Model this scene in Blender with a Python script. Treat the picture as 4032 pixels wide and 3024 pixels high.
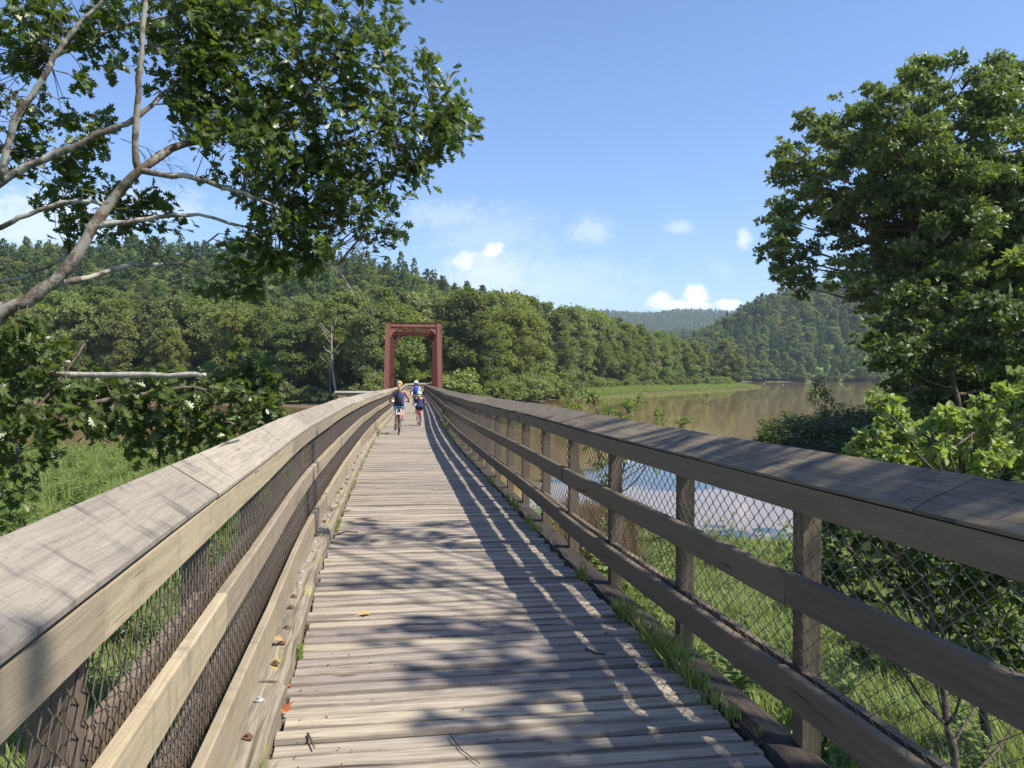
import bpy, bmesh, math, random
import numpy as np
from mathutils import Vector, Matrix, Euler, noise as mnoise

# ------------------------------------------------------------------ clear
for o in list(bpy.data.objects): bpy.data.objects.remove(o)
scene = bpy.context.scene
COL = scene.collection
rnd = random.Random(7)
rng = np.random.default_rng(7)

# ------------------------------------------------------------------ camera
CAMZ, FPX, YH, ROLL = 1.6, 3260.0, 1470.0, -0.00429
cam_data = bpy.data.cameras.new('camera')
cam = bpy.data.objects.new('camera', cam_data); COL.objects.link(cam)
cam_data.sensor_width = 36.0
cam_data.lens = 36.0 * FPX / 4032.0
cam_data.shift_y = -(1512.0 - YH) / 4032.0
cam_data.clip_start, cam_data.clip_end = 0.05, 12000
cam.matrix_world = Matrix.Translation((0, 0, CAMZ)) @ Matrix.Rotation(math.pi/2, 4, 'X') @ Matrix.Rotation(-ROLL, 4, 'Z')
scene.camera = cam

# ------------------------------------------------------------------ sky, sun, exposure
SUN = Vector((0.551, -0.205, 0.809)).normalized()
world = bpy.data.worlds.new('World'); scene.world = world; world.use_nodes = True
def build_world():
    nt = world.node_tree; nt.nodes.clear()
    L = nt.links.new
    def M(op, a, b=None, c=None):
        n = nt.nodes.new('ShaderNodeMath'); n.operation = op
        for i, v in enumerate((a, b, c)):
            if v is None: continue
            if isinstance(v, (int, float)): n.inputs[i].default_value = v
            else: L(v, n.inputs[i])
        return n.outputs[0]
    sky = nt.nodes.new('ShaderNodeTexSky'); sky.sky_type = 'NISHITA'; sky.sun_disc = False
    sky.sun_elevation = math.asin(SUN.z); sky.sun_rotation = math.atan2(SUN.x, SUN.y)
    sky.altitude = 600; sky.air_density = 1.0; sky.dust_density = 1.0; sky.ozone_density = 2.2
    tc = nt.nodes.new('ShaderNodeTexCoord')
    sx = nt.nodes.new('ShaderNodeSeparateXYZ'); L(tc.outputs['Generated'], sx.inputs[0])
    x, y, z = sx.outputs
    yy = M('MAXIMUM', y, 0.05)
    u = M('DIVIDE', x, yy); v = M('DIVIDE', z, yy)
    cb = nt.nodes.new('ShaderNodeCombineXYZ'); L(u, cb.inputs[0]); L(M('MULTIPLY', v, 1.25), cb.inputs[1])
    def noise(scale, detail, rough=0.55, w=None):
        n = nt.nodes.new('ShaderNodeTexNoise'); n.inputs['Scale'].default_value = scale
        n.inputs['Detail'].default_value = detail; n.inputs['Roughness'].default_value = rough
        L(cb.outputs[0], n.inputs['Vector']); return n.outputs[0]
    n1 = noise(40, 6, 0.65); n2 = noise(9, 4); n3 = noise(120, 5, 0.65)
    nn = M('ADD', M('MULTIPLY', M('SUBTRACT', n1, 0.5), 4.6), M('MULTIPLY', M('SUBTRACT', n3, 0.5), 3.0))
    def blob(cu, cv, ru, rv, amp, strength, soft):
        du = M('DIVIDE', M('SUBTRACT', u, cu), ru); dv = M('DIVIDE', M('SUBTRACT', v, cv), rv)
        d = M('SQRT', M('ADD', M('MULTIPLY', du, du), M('MULTIPLY', dv, dv)))
        d = M('ADD', d, M('MULTIPLY', nn, amp))
        mr = nt.nodes.new('ShaderNodeMapRange'); mr.interpolation_type = 'SMOOTHSTEP'
        mr.inputs['From Min'].default_value = 1.0 + soft; mr.inputs['From Max'].default_value = 1.0 - soft
        mr.inputs['To Min'].default_value = 0; mr.inputs['To Max'].default_value = strength
        L(d, mr.inputs['Value']); return mr.outputs[0]
    blobs = [(-0.023, 0.148, 0.011, 0.009, 0.4, 0.85, 0.6), (-0.057, 0.134, 0.015, 0.012, 0.5, 0.7, 0.65),
             (-0.028, 0.120, 0.050, 0.030, 0.5, 0.42, 0.75), (0.03, 0.105, 0.10, 0.03, 0.5, 0.25, 0.9),
             (0.178, 0.089, 0.013, 0.009, 0.32, 0.85, 0.55), (0.222, 0.095, 0.014, 0.013, 0.32, 0.95, 0.5), (0.205, 0.083, 0.036, 0.006, 0.3, 0.9, 0.5),
             (0.262, 0.084, 0.017, 0.006, 0.35, 0.85, 0.4), (0.279, 0.164, 0.007, 0.010, 0.6, 0.5, 0.8),
             (0.203, 0.178, 0.013, 0.007, 0.6, 0.28, 0.9), (0.094, 0.172, 0.02, 0.014, 0.6, 0.28, 0.9),
             (-0.075, 0.190, 0.05, 0.014, 0.8, 0.22, 0.9), (-0.03, 0.165, 0.06, 0.03, 0.6, 0.18, 0.9),
             (-0.57, 0.180, 0.10, 0.035, 0.6, 0.45, 0.8), (-0.46, 0.20, 0.07, 0.02, 0.6, 0.3, 0.8)]
    m = None
    for b in blobs:
        o = blob(*b); m = o if m is None else M('MAXIMUM', m, o)
    mr = nt.nodes.new('ShaderNodeMapRange'); mr.interpolation_type = 'SMOOTHSTEP'
    mr.inputs['From Min'].default_value = 0.56; mr.inputs['From Max'].default_value = 0.85
    mr.inputs['To Max'].default_value = 0.30; L(n2, mr.inputs['Value'])
    low = nt.nodes.new('ShaderNodeMapRange'); low.inputs['From Min'].default_value = 0.22; low.inputs['From Max'].default_value = 0.10
    L(v, low.inputs['Value'])
    m = M('MAXIMUM', m, M('MULTIPLY', mr.outputs[0], low.outputs[0]))
    front = nt.nodes.new('ShaderNodeMapRange'); front.inputs['From Min'].default_value = 0.1; front.inputs['From Max'].default_value = 0.4
    L(y, front.inputs['Value']); m = M('MULTIPLY', m, front.outputs[0])
    tint = nt.nodes.new('ShaderNodeMixRGB'); tint.blend_type = 'MULTIPLY'; tint.inputs[0].default_value = 1
    L(sky.outputs[0], tint.inputs[1]); tint.inputs[2].default_value = SKY_TINT
    mix = nt.nodes.new('ShaderNodeMixRGB'); L(m, mix.inputs[0]); L(tint.outputs[0], mix.inputs[1])
    mix.inputs[2].default_value = CLOUD
    bg = nt.nodes.new('ShaderNodeBackground'); bg.inputs['Strength'].default_value = SKY_STR
    L(mix.outputs[0], bg.inputs[0])
    out = nt.nodes.new('ShaderNodeOutputWorld'); L(bg.outputs[0], out.inputs['Surface'])
SKY_STR = 0.11
SKY_TINT = (0.87, 0.97, 1.17, 1)
CLOUD = (7.6, 7.6, 7.8, 1)
build_world()
sl = bpy.data.lights.new('sun', 'SUN'); sl.energy = 5.0; sl.angle = math.radians(0.53); sl.color = (1.0, 0.93, 0.82)
so = bpy.data.objects.new('sun', sl); COL.objects.link(so)
so.rotation_euler = SUN.to_track_quat('Z', 'Y').to_euler()
vs = scene.view_settings
vs.view_transform = 'Standard'; vs.look = 'None'; vs.exposure = 0.75; vs.gamma = 1.0; vs.use_curve_mapping = False
scene.render.engine = 'CYCLES'
scene.cycles.max_bounces = 8; scene.cycles.transparent_max_bounces = 8

# ------------------------------------------------------------------ helpers
class MB:
    """collects faces with uvs (in metres)"""
    def __init__(s): s.v = []; s.f = []; s.uv = []; s.mi = []
    def face(s, pts, uvs=None, mi=0):
        b = len(s.v); s.v.extend([tuple(p) for p in pts]); s.f.append(tuple(range(b, b+len(pts))))
        s.uv.extend(uvs if uvs else [(p[0], p[1]) for p in pts]); s.mi.append(mi)
    def raw(s, verts, faces, mi=0):
        b = len(s.v); s.v.extend([tuple(p) for p in verts])
        for f in faces:
            s.f.append(tuple(b+i for i in f)); s.uv.extend([(verts[i][0], verts[i][2]) for i in f]); s.mi.append(mi)
    def loft(s, rings, closed=True, caps=True, us=None, mi=0):
        """rings: list of lists of points (same count); u along, v round"""
        n = len(rings[0]); b = len(s.v)
        if us is None:
            us = [0]
            for i in range(1, len(rings)): us.append(us[-1] + (Vector(rings[i][0])-Vector(rings[i-1][0])).length)
        vv = [0]
        for j in range(1, n+1): vv.append(vv[-1] + (Vector(rings[0][j % n])-Vector(rings[0][j-1])).length)
        for r in rings: s.v.extend([tuple(p) for p in r])
        m = n if closed else n-1
        for i in range(len(rings)-1):
            for j in range(m):
                k = (j+1) % n
                s.f.append((b+i*n+j, b+i*n+k, b+(i+1)*n+k, b+(i+1)*n+j))
                s.uv.extend([(us[i], vv[j]), (us[i], vv[j+1]), (us[i+1], vv[j+1]), (us[i+1], vv[j])]); s.mi.append(mi)
        if caps and closed:
            for i, idx in ((0, range(n-1, -1, -1)), (len(rings)-1, range(n))):
                idx = list(idx); s.f.append(tuple(b+i*n+j for j in idx))
                s.uv.extend([(us[i]+0.02*math.sin(j), 0.05*j) for j in idx]); s.mi.append(mi)
    def tube(s, pts, rad, sides=6, caps=True, mi=0):
        pts = [Vector(p) for p in pts]
        if isinstance(rad, (int, float)): rad = [rad]*len(pts)
        rings = []; up = None
        for i, p in enumerate(pts):
            d = (pts[min(i+1, len(pts)-1)] - pts[max(i-1, 0)])
            d = d.normalized() if d.length > 1e-9 else Vector((0, 0, 1))
            if up is None: up = d.orthogonal().normalized()
            up = (up - d*up.dot(d)); up = up.normalized() if up.length > 1e-6 else d.orthogonal().normalized()
            w = d.cross(up)
            rings.append([p + (up*math.cos(2*math.pi*k/sides) + w*math.sin(2*math.pi*k/sides))*rad[i] for k in range(sides)])
        s.loft(rings, True, caps, mi=mi)
    def box(s, a, b, mi=0):
        (x0, y0, z0), (x1, y1, z1) = a, b
        L = [x1-x0, y1-y0, z1-z0]; ax = L.index(max(L))
        P = [(x, y, z) for x in (x0, x1) for y in (y0, y1) for z in (z0, z1)]
        for q in ((0, 1, 3, 2), (4, 6, 7, 5), (0, 4, 5, 1), (2, 3, 7, 6), (0, 2, 6, 4), (1, 5, 7, 3)):
            pts = [P[i] for i in q]; o = [i for i in range(3) if i != ax]
            s.face(pts, [(p[ax], p[o[0]]+p[o[1]]) for p in pts], mi)
    def beam(s, p, q, w, h, up=(0, 0, 1), mi=0):
        p, q = Vector(p), Vector(q); d = (q-p).normalized(); up = Vector(up)
        if abs(d.dot(up)) > 0.99: up = Vector((0, 1, 0))
        r = d.cross(up).normalized(); u = r.cross(d)
        R = [[c + r*a*w/2 + u*b*h/2 for a, b in ((-1, -1), (1, -1), (1, 1), (-1, 1))] for c in (p, q)]
        s.loft(R, mi=mi)
    def mesh(s, name, mats, smooth=False):
        me = bpy.data.meshes.new(name)
        nv, nf = len(s.v), len(s.f)
        me.vertices.add(nv); me.vertices.foreach_set('co', np.asarray(s.v, dtype=np.float32).ravel())
        tot = np.array([len(f) for f in s.f], dtype=np.int32)
        st = np.concatenate([[0], np.cumsum(tot)[:-1]]).astype(np.int32)
        me.loops.add(int(tot.sum())); me.polygons.add(nf)
        me.loops.foreach_set('vertex_index', np.concatenate([np.array(f, dtype=np.int32) for f in s.f]))
        me.polygons.foreach_set('loop_start', st); me.polygons.foreach_set('loop_total', tot)
        me.polygons.foreach_set('material_index', np.array(s.mi, dtype=np.int32))
        me.polygons.foreach_set('use_smooth', np.full(nf, smooth))
        uvl = me.uv_layers.new(name='UVMap'); uvl.data.foreach_set('uv', np.asarray(s.uv, dtype=np.float32).ravel())
        for m in (mats if isinstance(mats, (list, tuple)) else [mats]): me.materials.append(m)
        me.update(calc_edges=True); me.validate()
        return me
    def build(s, name, mats, parent=None, smooth=False, loc=None):
        return link(name, s.mesh(name, mats, smooth), parent, loc)

def link(name, data, parent=None, loc=None):
    o = bpy.data.objects.new(name, data); COL.objects.link(o)
    if parent: o.parent = parent
    if loc is not None: o.location = loc
    return o
def tag(o, label=None, cat=None, group=None, kind=None):
    if label: o['label'] = label
    if cat: o['category'] = cat
    if group: o['group'] = group
    if kind: o['kind'] = kind
    return o
def thing(name, label, cat, loc=(0, 0, 0), rz=0.0, group=None):
    o = link(name, None, None, loc); o.rotation_euler = (0, 0, rz); o.empty_display_size = 0.2
    return tag(o, label, cat, group)
def fast_mesh(name, verts, tri_or_quad, mats, smooth=False, rand=None):
    """numpy verts (n,3), faces (m,k)"""
    me = bpy.data.meshes.new(name); k = tri_or_quad.shape[1]; m = len(tri_or_quad)
    me.vertices.add(len(verts)); me.vertices.foreach_set('co', verts.astype(np.float32).ravel())
    me.loops.add(m*k); me.polygons.add(m)
    me.loops.foreach_set('vertex_index', tri_or_quad.astype(np.int32).ravel())
    me.polygons.foreach_set('loop_start', np.arange(m, dtype=np.int32)*k)
    me.polygons.foreach_set('loop_total', np.full(m, k, dtype=np.int32))
    me.polygons.foreach_set('use_smooth', np.full(m, smooth))
    for mm in (mats if isinstance(mats, (list, tuple)) else [mats]): me.materials.append(mm)
    me.update(calc_edges=True)
    return me
def px(x, y, Y):
    """point at depth Y seen at (x, y) of the 2212-wide photograph: used once, to measure where things stand"""
    X, Yp = x*1.82278, y*1.82278
    yh = YH + (X-2016.0)*0.00429
    return Vector(((X-2016.0)/FPX*Y, Y, CAMZ - (Yp-yh)/FPX*Y))

# ------------------------------------------------------------------ materials
def new_mat(name):
    m = bpy.data.materials.new(name); m.use_nodes = True
    nt = m.node_tree; nt.nodes.clear()
    out = nt.nodes.new('ShaderNodeOutputMaterial'); bs = nt.nodes.new('ShaderNodeBsdfPrincipled')
    nt.links.new(bs.outputs[0], out.inputs['Surface'])
    return m, nt, bs, out
class G:
    def __init__(s, nt): s.nt = nt
    def L(s, a, b): s.nt.links.new(a, b)
    def n(s, t, **kw):
        nd = s.nt.nodes.new(t)
        for k, v in kw.items():
            if k in nd.inputs.keys():
                if hasattr(v, 'is_output') or isinstance(v, bpy.types.NodeSocket): s.L(v, nd.inputs[k])
                else: nd.inputs[k].default_value = v
            else: setattr(nd, k, v)
        return nd
    def math(s, op, a, b=None, clamp=False):
        nd = s.nt.nodes.new('ShaderNodeMath'); nd.operation = op; nd.use_clamp = clamp
        for i, v in enumerate((a, b)):
            if v is None: continue
            if isinstance(v, (int, float)): nd.inputs[i].default_value = v
            else: s.L(v, nd.inputs[i])
        return nd.outputs[0]
    def mix(s, f, a, b, mode='MIX'):
        nd = s.nt.nodes.new('ShaderNodeMixRGB'); nd.blend_type = mode
        for i, v in enumerate((f, a, b)):
            if isinstance(v, bpy.types.NodeSocket): s.L(v, nd.inputs[i])
            elif isinstance(v, (int, float)): nd.inputs[i].default_value = v
            else: nd.inputs[i].default_value = (*v, 1)
        return nd.outputs[0]
    def noise(s, vec, scale, detail=4, rough=0.55, dist=0.0):
        nd = s.n('ShaderNodeTexNoise', Scale=scale, Detail=detail, Roughness=rough, Distortion=dist)
        if vec is not None: s.L(vec, nd.inputs['Vector'])
        return nd.outputs[0]
    def ramp(s, f, stops):
        nd = s.nt.nodes.new('ShaderNodeValToRGB'); cr = nd.color_ramp
        while len(cr.elements) > len(stops): cr.elements.remove(cr.elements[-1])
        while len(cr.elements) < len(stops): cr.elements.new(1)
        for e, (p, c) in zip(cr.elements, stops):
            e.position = p; e.color = (*c, 1) if len(c) == 3 else c
        s.L(f, nd.inputs[0]); return nd.outputs[0]
    def step(s, f, a, b, lo=0.0, hi=1.0):
        nd = s.n('ShaderNodeMapRange', interpolation_type='SMOOTHSTEP')
        nd.inputs['From Min'].default_value = a; nd.inputs['From Max'].default_value = b
        nd.inputs['To Min'].default_value = lo; nd.inputs['To Max'].default_value = hi
        s.L(f, nd.inputs['Value']); return nd.outputs[0]
    def vec(s, v, scale, off=None):
        nd = s.nt.nodes.new('ShaderNodeMapping'); nd.inputs['Scale'].default_value = scale
        s.L(v, nd.inputs['Vector'])
        if off is not None: s.L(off, nd.inputs['Location'])
        return nd.outputs[0]
    def bump(s, h, strength, dist=0.01):
        nd = s.n('ShaderNodeBump', Strength=strength, Distance=dist); s.L(h, nd.inputs['Height']); return nd.outputs[0]

def wood(name, light, dark, smear=0.0, stain=0.5, stain_col=(0.03, 0.028, 0.025), rough=0.85, grain=1.0, knots=True, lichen=0.0, edge=0.0, vary=0.38):
    m, nt, bs, out = new_mat(name); g = G(nt)
    uv = g.n('ShaderNodeUVMap').outputs[0]
    rn = g.n('ShaderNodeObjectInfo').outputs['Random']
    cb = g.n('ShaderNodeCombineXYZ'); g.L(g.math('MULTIPLY', rn, 91.0), cb.inputs[0]); g.L(g.math('MULTIPLY', rn, 37.0), cb.inputs[1])
    ofs = cb.outputs[0]
    warp = g.noise(g.vec(uv, (1.3, 5, 1), ofs), 1.0, 2)
    add = g.nt.nodes.new('ShaderNodeVectorMath'); add.operation = 'ADD'
    wv = g.n('ShaderNodeCombineXYZ'); g.L(g.math('MULTIPLY', g.math('SUBTRACT', warp, 0.5), 0.06), wv.inputs[1])
    g.L(uv, add.inputs[0]); g.L(wv.outputs[0], add.inputs[1]); uvw = add.outputs[0]
    g1 = g.noise(g.vec(uvw, (1.6, 42, 1), ofs), 1.0, 5, 0.65)
    g2 = g.noise(g.vec(uvw, (7, 190, 1), ofs), 1.0, 3, 0.6)
    bl = g.noise(g.vec(uv, (1.1, 4.5, 1), ofs), 1.0, 4, 0.6)
    gr = g.math('ADD', g.math('MULTIPLY', g1, 0.65), g.math('MULTIPLY', g2, 0.35))
    col = g.ramp(gr, [(0.30, dark), (0.47, tuple(0.45*a+0.55*b for a, b in zip(dark, light))), (0.62, light), (0.8, tuple(min(1, c*1.12) for c in light))])
    vf = vary; vary = g.math('ADD', 1.0-vf*.55, g.math('MULTIPLY', rn, vf))
    col = g.mix(1.0, col, g.n('ShaderNodeCombineColor', Red=vary, Green=vary, Blue=g.math('ADD', 0.82, g.math('MULTIPLY', rn, 0.30))).outputs[0], 'MULTIPLY')
    if stain:
        st = g.step(bl, 0.52, 0.72, 0, stain); col = g.mix(st, col, stain_col)
    if smear:
        sm = g.noise(g.vec(uv, (13, 3.2, 1), ofs), 1.0, 4, 0.65); rg = g.noise(g.vec(uv, (0.9, 1.2, 1), ofs), 1.0, 2)
        sf = g.math('MULTIPLY', g.step(sm, 0.50, 0.66), g.step(rg, 0.40, 0.62), True)
        sp = g.step(g.noise(g.vec(uv, (60, 60, 1), ofs), 1.0, 3, 0.7), 0.56, 0.66)
        sf = g.math('MULTIPLY', g.math('MAXIMUM', sf, g.math('MULTIPLY', sp, 0.45)), smear)
        col = g.mix(sf, col, (0.045, 0.046, 0.052))
    cr = g.noise(g.vec(uvw, (.9, 34, 1), ofs), 1.0, 2, .5); cg = g.noise(g.vec(uv, (1.7, 3, 1), ofs), 1.0, 2)
    ck = g.math('MULTIPLY', g.step(cr, .665, .70), g.step(cg, .45, .6)); col = g.mix(g.math('MULTIPLY', ck, .85), col, (0.022, 0.018, 0.014))
    if knots:
        vo = g.n('ShaderNodeTexVoronoi', Scale=1.0); g.L(g.vec(uvw, (1.15, 6.5, 1), ofs), vo.inputs['Vector'])
        kf = g.step(vo.outputs['Distance'], 0.11, 0.05); 
        gate = g.step(g.n('ShaderNodeSeparateColor', Color=vo.outputs['Color']).outputs[0], 0.58, 0.60)
        col = g.mix(g.math('MULTIPLY', g.math('MULTIPLY', kf, gate), 0.8), col, (0.045, 0.028, 0.018))
    if edge:
        vv = g.n('ShaderNodeSeparateXYZ', Vector=uv).outputs[1]
        ed = g.math('ABSOLUTE', g.math('SUBTRACT', vv, .097)); en = g.noise(g.vec(uv, (2.6, 1, 1), ofs), 1.0, 4, .65)
        ed = g.math('ADD', ed, g.math('MULTIPLY', g.math('SUBTRACT', en, .5), .085))
        col = g.mix(g.step(ed, .036, .066, 0, edge), col, (0.055, 0.046, 0.037))
    if lichen:
        li = g.step(g.noise(g.vec(uv, (2.2, 9, 1), ofs), 1.0, 5, 0.7), 0.55, 0.64, 0, lichen); col = g.mix(li, col, (0.33, 0.28, 0.075))
    g.L(col, bs.inputs['Base Color']); bs.inputs['Roughness'].default_value = rough
    bs.inputs['Specular IOR Level'].default_value = 0.25
    g.L(g.bump(g.math('SUBTRACT', gr, g.math('MULTIPLY', ck, .6)), 0.55*grain, 0.004), bs.inputs['Normal'])
    return m
def plain(name, col, rough=0.6, metal=0.0, var=0.12, scale=8.0, bump=0.0, spec=0.4):
    m, nt, bs, out = new_mat(name); g = G(nt)
    tc = g.n('ShaderNodeTexCoord').outputs['Object']
    n = g.noise(tc, scale, 5, 0.6)
    g.L(g.mix(n, tuple(c*(1-var*1.6) for c in col), tuple(min(1, c*(1+var)) for c in col)), bs.inputs['Base Color'])
    bs.inputs['Roughness'].default_value = rough; bs.inputs['Metallic'].default_value = metal
    bs.inputs['Specular IOR Level'].default_value = spec
    if bump: g.L(g.bump(n, bump, 0.01), bs.inputs['Normal'])
    return m
def leaf_mat(name, c_lo, c_hi, rough=0.5, trans=0.35, spec=0.35, obj_var=0.0, yellow=None):
    m, nt, bs, out = new_mat(name); g = G(nt)
    geo = g.n('ShaderNodeNewGeometry'); ri = geo.outputs['Random Per Island']
    col = g.mix(ri, c_lo, c_hi)
    if yellow: col = g.mix(g.step(ri, 0.93, 0.95, 0, 0.7), col, yellow)
    if obj_var:
        rn = g.n('ShaderNodeObjectInfo').outputs['Random']
        hs = g.n('ShaderNodeHueSaturation'); g.L(col, hs.inputs['Color'])
        g.L(g.math('ADD', 0.5-0.03*obj_var, g.math('MULTIPLY', rn, 0.055*obj_var)), hs.inputs['Hue'])
        r2 = g.math('FRACT', g.math('MULTIPLY', rn, 17.31)); r3 = g.math('FRACT', g.math('MULTIPLY', rn, 53.7))
        g.L(g.math('ADD', 1.0-0.42*obj_var, g.math('MULTIPLY', r2, 0.80*obj_var)), hs.inputs['Value'])
        g.L(g.math('ADD', 1.0-0.22*obj_var, g.math('MULTIPLY', r3, 0.36*obj_var)), hs.inputs['Saturation'])
        col = hs.outputs[0]
    g.L(col, bs.inputs['Base Color']); bs.inputs['Roughness'].default_value = rough
    bs.inputs['Specular IOR Level'].default_value = spec
    tr = g.n('ShaderNodeBsdfTranslucent'); g.L(g.mix(1.0, col, (1.5, 1.6, 0.55), 'MULTIPLY'), tr.inputs['Color'])
    mx = g.n('ShaderNodeMixShader'); mx.inputs[0].default_value = trans
    g.L(bs.outputs[0], mx.inputs[1]); g.L(tr.outputs[0], mx.inputs[2]); g.L(mx.outputs[0], out.inputs['Surface'])
    return m
def bark_mat(name, a, b, lichen=None, scale=(9, 9, 3)):
    m, nt, bs, out = new_mat(name); g = G(nt)
    tc = g.n('ShaderNodeTexCoord').outputs['Object']
    n = g.noise(g.vec(tc, scale), 2.0, 6, 0.65); col = g.ramp(n, [(0.32, a), (0.66, b)])
    if lichen:
        li = g.step(g.noise(tc, 5.0, 6, 0.7), 0.46, 0.56, 0, 0.9); col = g.mix(li, col, lichen)
    g.L(col, bs.inputs['Base Color']); bs.inputs['Roughness'].default_value = 0.9; bs.inputs['Specular IOR Level'].default_value = 0.2
    g.L(g.bump(n, 0.7, 0.02), bs.inputs['Normal'])
    return m
M_PLANK = wood('plank_wood', (0.385, 0.33, 0.265), (0.125, 0.106, 0.084), smear=0.0, stain=0.6, stain_col=(0.085, 0.074, 0.06), edge=0.6, vary=0.45)
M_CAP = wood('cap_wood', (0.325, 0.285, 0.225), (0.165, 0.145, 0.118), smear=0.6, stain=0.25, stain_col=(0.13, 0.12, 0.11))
M_CAPD = wood('cap_wood_shaded', (0.205, 0.168, 0.115), (0.07, 0.057, 0.042), smear=0.95, stain=0.5, stain_col=(0.055, 0.05, 0.045))  # right cap: shade put into the wood colour, plus dark smears
M_RAIL = wood('rail_wood', (0.365, 0.30, 0.205), (0.215, 0.175, 0.118), stain=0.5, stain_col=(0.15, 0.13, 0.095), smear=0.35)
M_RAILD = wood('rail_wood_shaded', (0.175, 0.142, 0.10), (0.105, 0.085, 0.06), stain=0.4, stain_col=(0.10, 0.085, 0.06))  # darker copy of the rail wood, right side shade worked into its colour
M_POST = wood('post_wood', (0.19, 0.145, 0.10), (0.055, 0.042, 0.03), stain=0.4, grain=1.6)
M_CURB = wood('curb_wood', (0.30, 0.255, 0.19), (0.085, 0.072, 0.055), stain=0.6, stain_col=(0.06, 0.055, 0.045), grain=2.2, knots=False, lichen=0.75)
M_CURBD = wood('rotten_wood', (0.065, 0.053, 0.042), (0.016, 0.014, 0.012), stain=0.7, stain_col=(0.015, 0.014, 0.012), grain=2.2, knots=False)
M_PILE = wood('pile_wood', (0.10, 0.075, 0.055), (0.04, 0.03, 0.024), stain=0.4, grain=1.5)
M_WIRE = plain('wire_coat', (0.17, 0.138, 0.117), 0.5, 0.3, 0.2, 60)
M_ZINC = plain('zinc', (0.62, 0.61, 0.58), 0.45, 0.6, 0.2, 90)
M_RUST = plain('rust', (0.16, 0.085, 0.05), 0.85, 0.1, 0.3, 60)
def steel_mat():
    m, nt, bs, out = new_mat('oxide_paint'); g = G(nt)
    tc = g.n('ShaderNodeTexCoord').outputs['Object']
    n = g.noise(tc, 0.9, 6, 0.6); n2 = g.noise(g.vec(tc, (3, 3, 0.35)), 1.5, 4)
    col = g.ramp(n, [(0.3, (0.100, 0.032, 0.020)), (0.7, (0.142, 0.045, 0.029))])
    col = g.mix(g.step(n2, 0.5, 0.72, 0, 0.6), col, (0.085, 0.034, 0.024))
    g.L(col, bs.inputs['Base Color']); bs.inputs['Roughness'].default_value = 0.62; bs.inputs['Specular IOR Level'].default_value = 0.3
    return m
M_STEEL = steel_mat()
M_GIRDER = plain('girder_rust', (0.15, 0.060, 0.034), 0.8, 0.1, 0.3, 1.5)

# ------------------------------------------------------------------ bridge path (plan + level), metres
KN = np.array([-8, 1.2, 3, 5, 7, 10, 14, 20, 28, 40, 60, 90, 118, 128, 136, 146, 160.])
CC = np.array([2.0, .438, .132, -.202, -.544, -.976, -1.542, -2.35, -3.326, -4.654, -6.929, -10.418, -13.75, -14.8, -15.1, -14.2, -11.5])
EE = np.array([-.018, -.018, -.018, -.023, -.025, -.027, -.05, -.102, -.167, -.243, -.366, -.498, -.58, -.61, -.62, -.63, -.64])
EE = EE - 0.00568*np.maximum(KN, 0)
def _pchip(xk, yk):
    h = np.diff(xk); d = np.diff(yk)/h; m = np.zeros(len(xk)); m[0], m[-1] = d[0], d[-1]
    m[1:-1] = (d[:-1]*h[1:] + d[1:]*h[:-1])/(h[:-1]+h[1:])
    def f(x):
        i = int(np.clip(np.searchsorted(xk, x)-1, 0, len(h)-1)); t = (x-xk[i])/h[i]
        return ((1+2*t)*(1-t)**2*yk[i] + t*(1-t)**2*h[i]*m[i] + t*t*(3-2*t)*yk[i+1] + t*t*(t-1)*h[i]*m[i+1])
    return f
cF, eF = _pchip(KN, CC), _pchip(KN, EE)
_ys = np.arange(-4, 158, 0.1); _P = np.array([[cF(y), y, eF(y)] for y in _ys])
_S = np.concatenate([[0], np.cumsum(np.linalg.norm(np.diff(_P, axis=0), axis=1))])
def s_of_y(y): return float(np.interp(y, _ys, _S))
def y_of_s(s): return float(np.interp(s, _S, _ys))
def frame(s):
    y = y_of_s(s); d = 0.35
    p = Vector((cF(y), y, eF(y))); t = Vector((cF(y+d)-cF(y-d), 2*d, eF(y+d)-eF(y-d))).normalized()
    th = Vector((t.x, t.y, 0)).normalized()
    return p, t, Vector((th.y, -th.x, 0))
def at(s, u, v):
    p, t, n = frame(s); return p + n*u + Vector((0, 0, v))
def heading(s):
    _, t, _ = frame(s); return math.atan2(-t.x, t.y)
def deck_px(x, y):
    """station where the 2212-wide photograph shows a point of the deck"""
    X, Yp = x*1.82278, y*1.82278; yh = YH + (X-2016)*0.00429; Y = 20.0
    for _ in range(80): Y = 0.5*Y + 0.5*FPX*(CAMZ-eF(min(max(Y, 0), 150)))/(Yp-yh)
    return Vector(((X-2016)/FPX*Y, Y, eF(Y)))
BAY = 1.462
S0 = s_of_y(2.02)           # a post station
S_END = s_of_y(150)
#SPLIT

# ------------------------------------------------------------------ ground and water
WATER = -4.4
NEAR = [(-4000, -2500), (4000, -2500), (4000, 560), (700, 420), (300, 230), (150, 140), (80, 92), (40, 82), (24, 74), (18.5, 64), (17.3, 50), (15.2, 37), (12.5, 29.5), (9.5, 27.5), (6, 28.5), (3, 31), (-3, 37), (-9, 46), (-18, 55), (-34, 57), (-80, 50), (-400, 40), (-4000, 60)]
FAR = [(-4000, 120), (-400, 132), (-200, 140), (-90, 158), (-45, 150), (-24, 134), (-6, 136), (3, 158), (9, 188), (16, 214), (34, 248), (62, 290), (97, 352), (122, 404), (127, 416), (123, 426), (100, 440), (40, 480), (-60, 560), (-400, 700), (-4000, 1200)]
BEYOND = [(-4000, 1500), (-300, 860), (30, 700), (120, 676), (400, 664), (700, 640), (4000, 900), (4000, 9000), (-4000, 9000)]
ISLE = [(-40, 92), (-28, 96), (-22, 102), (-30, 108), (-48, 104)]
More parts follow.
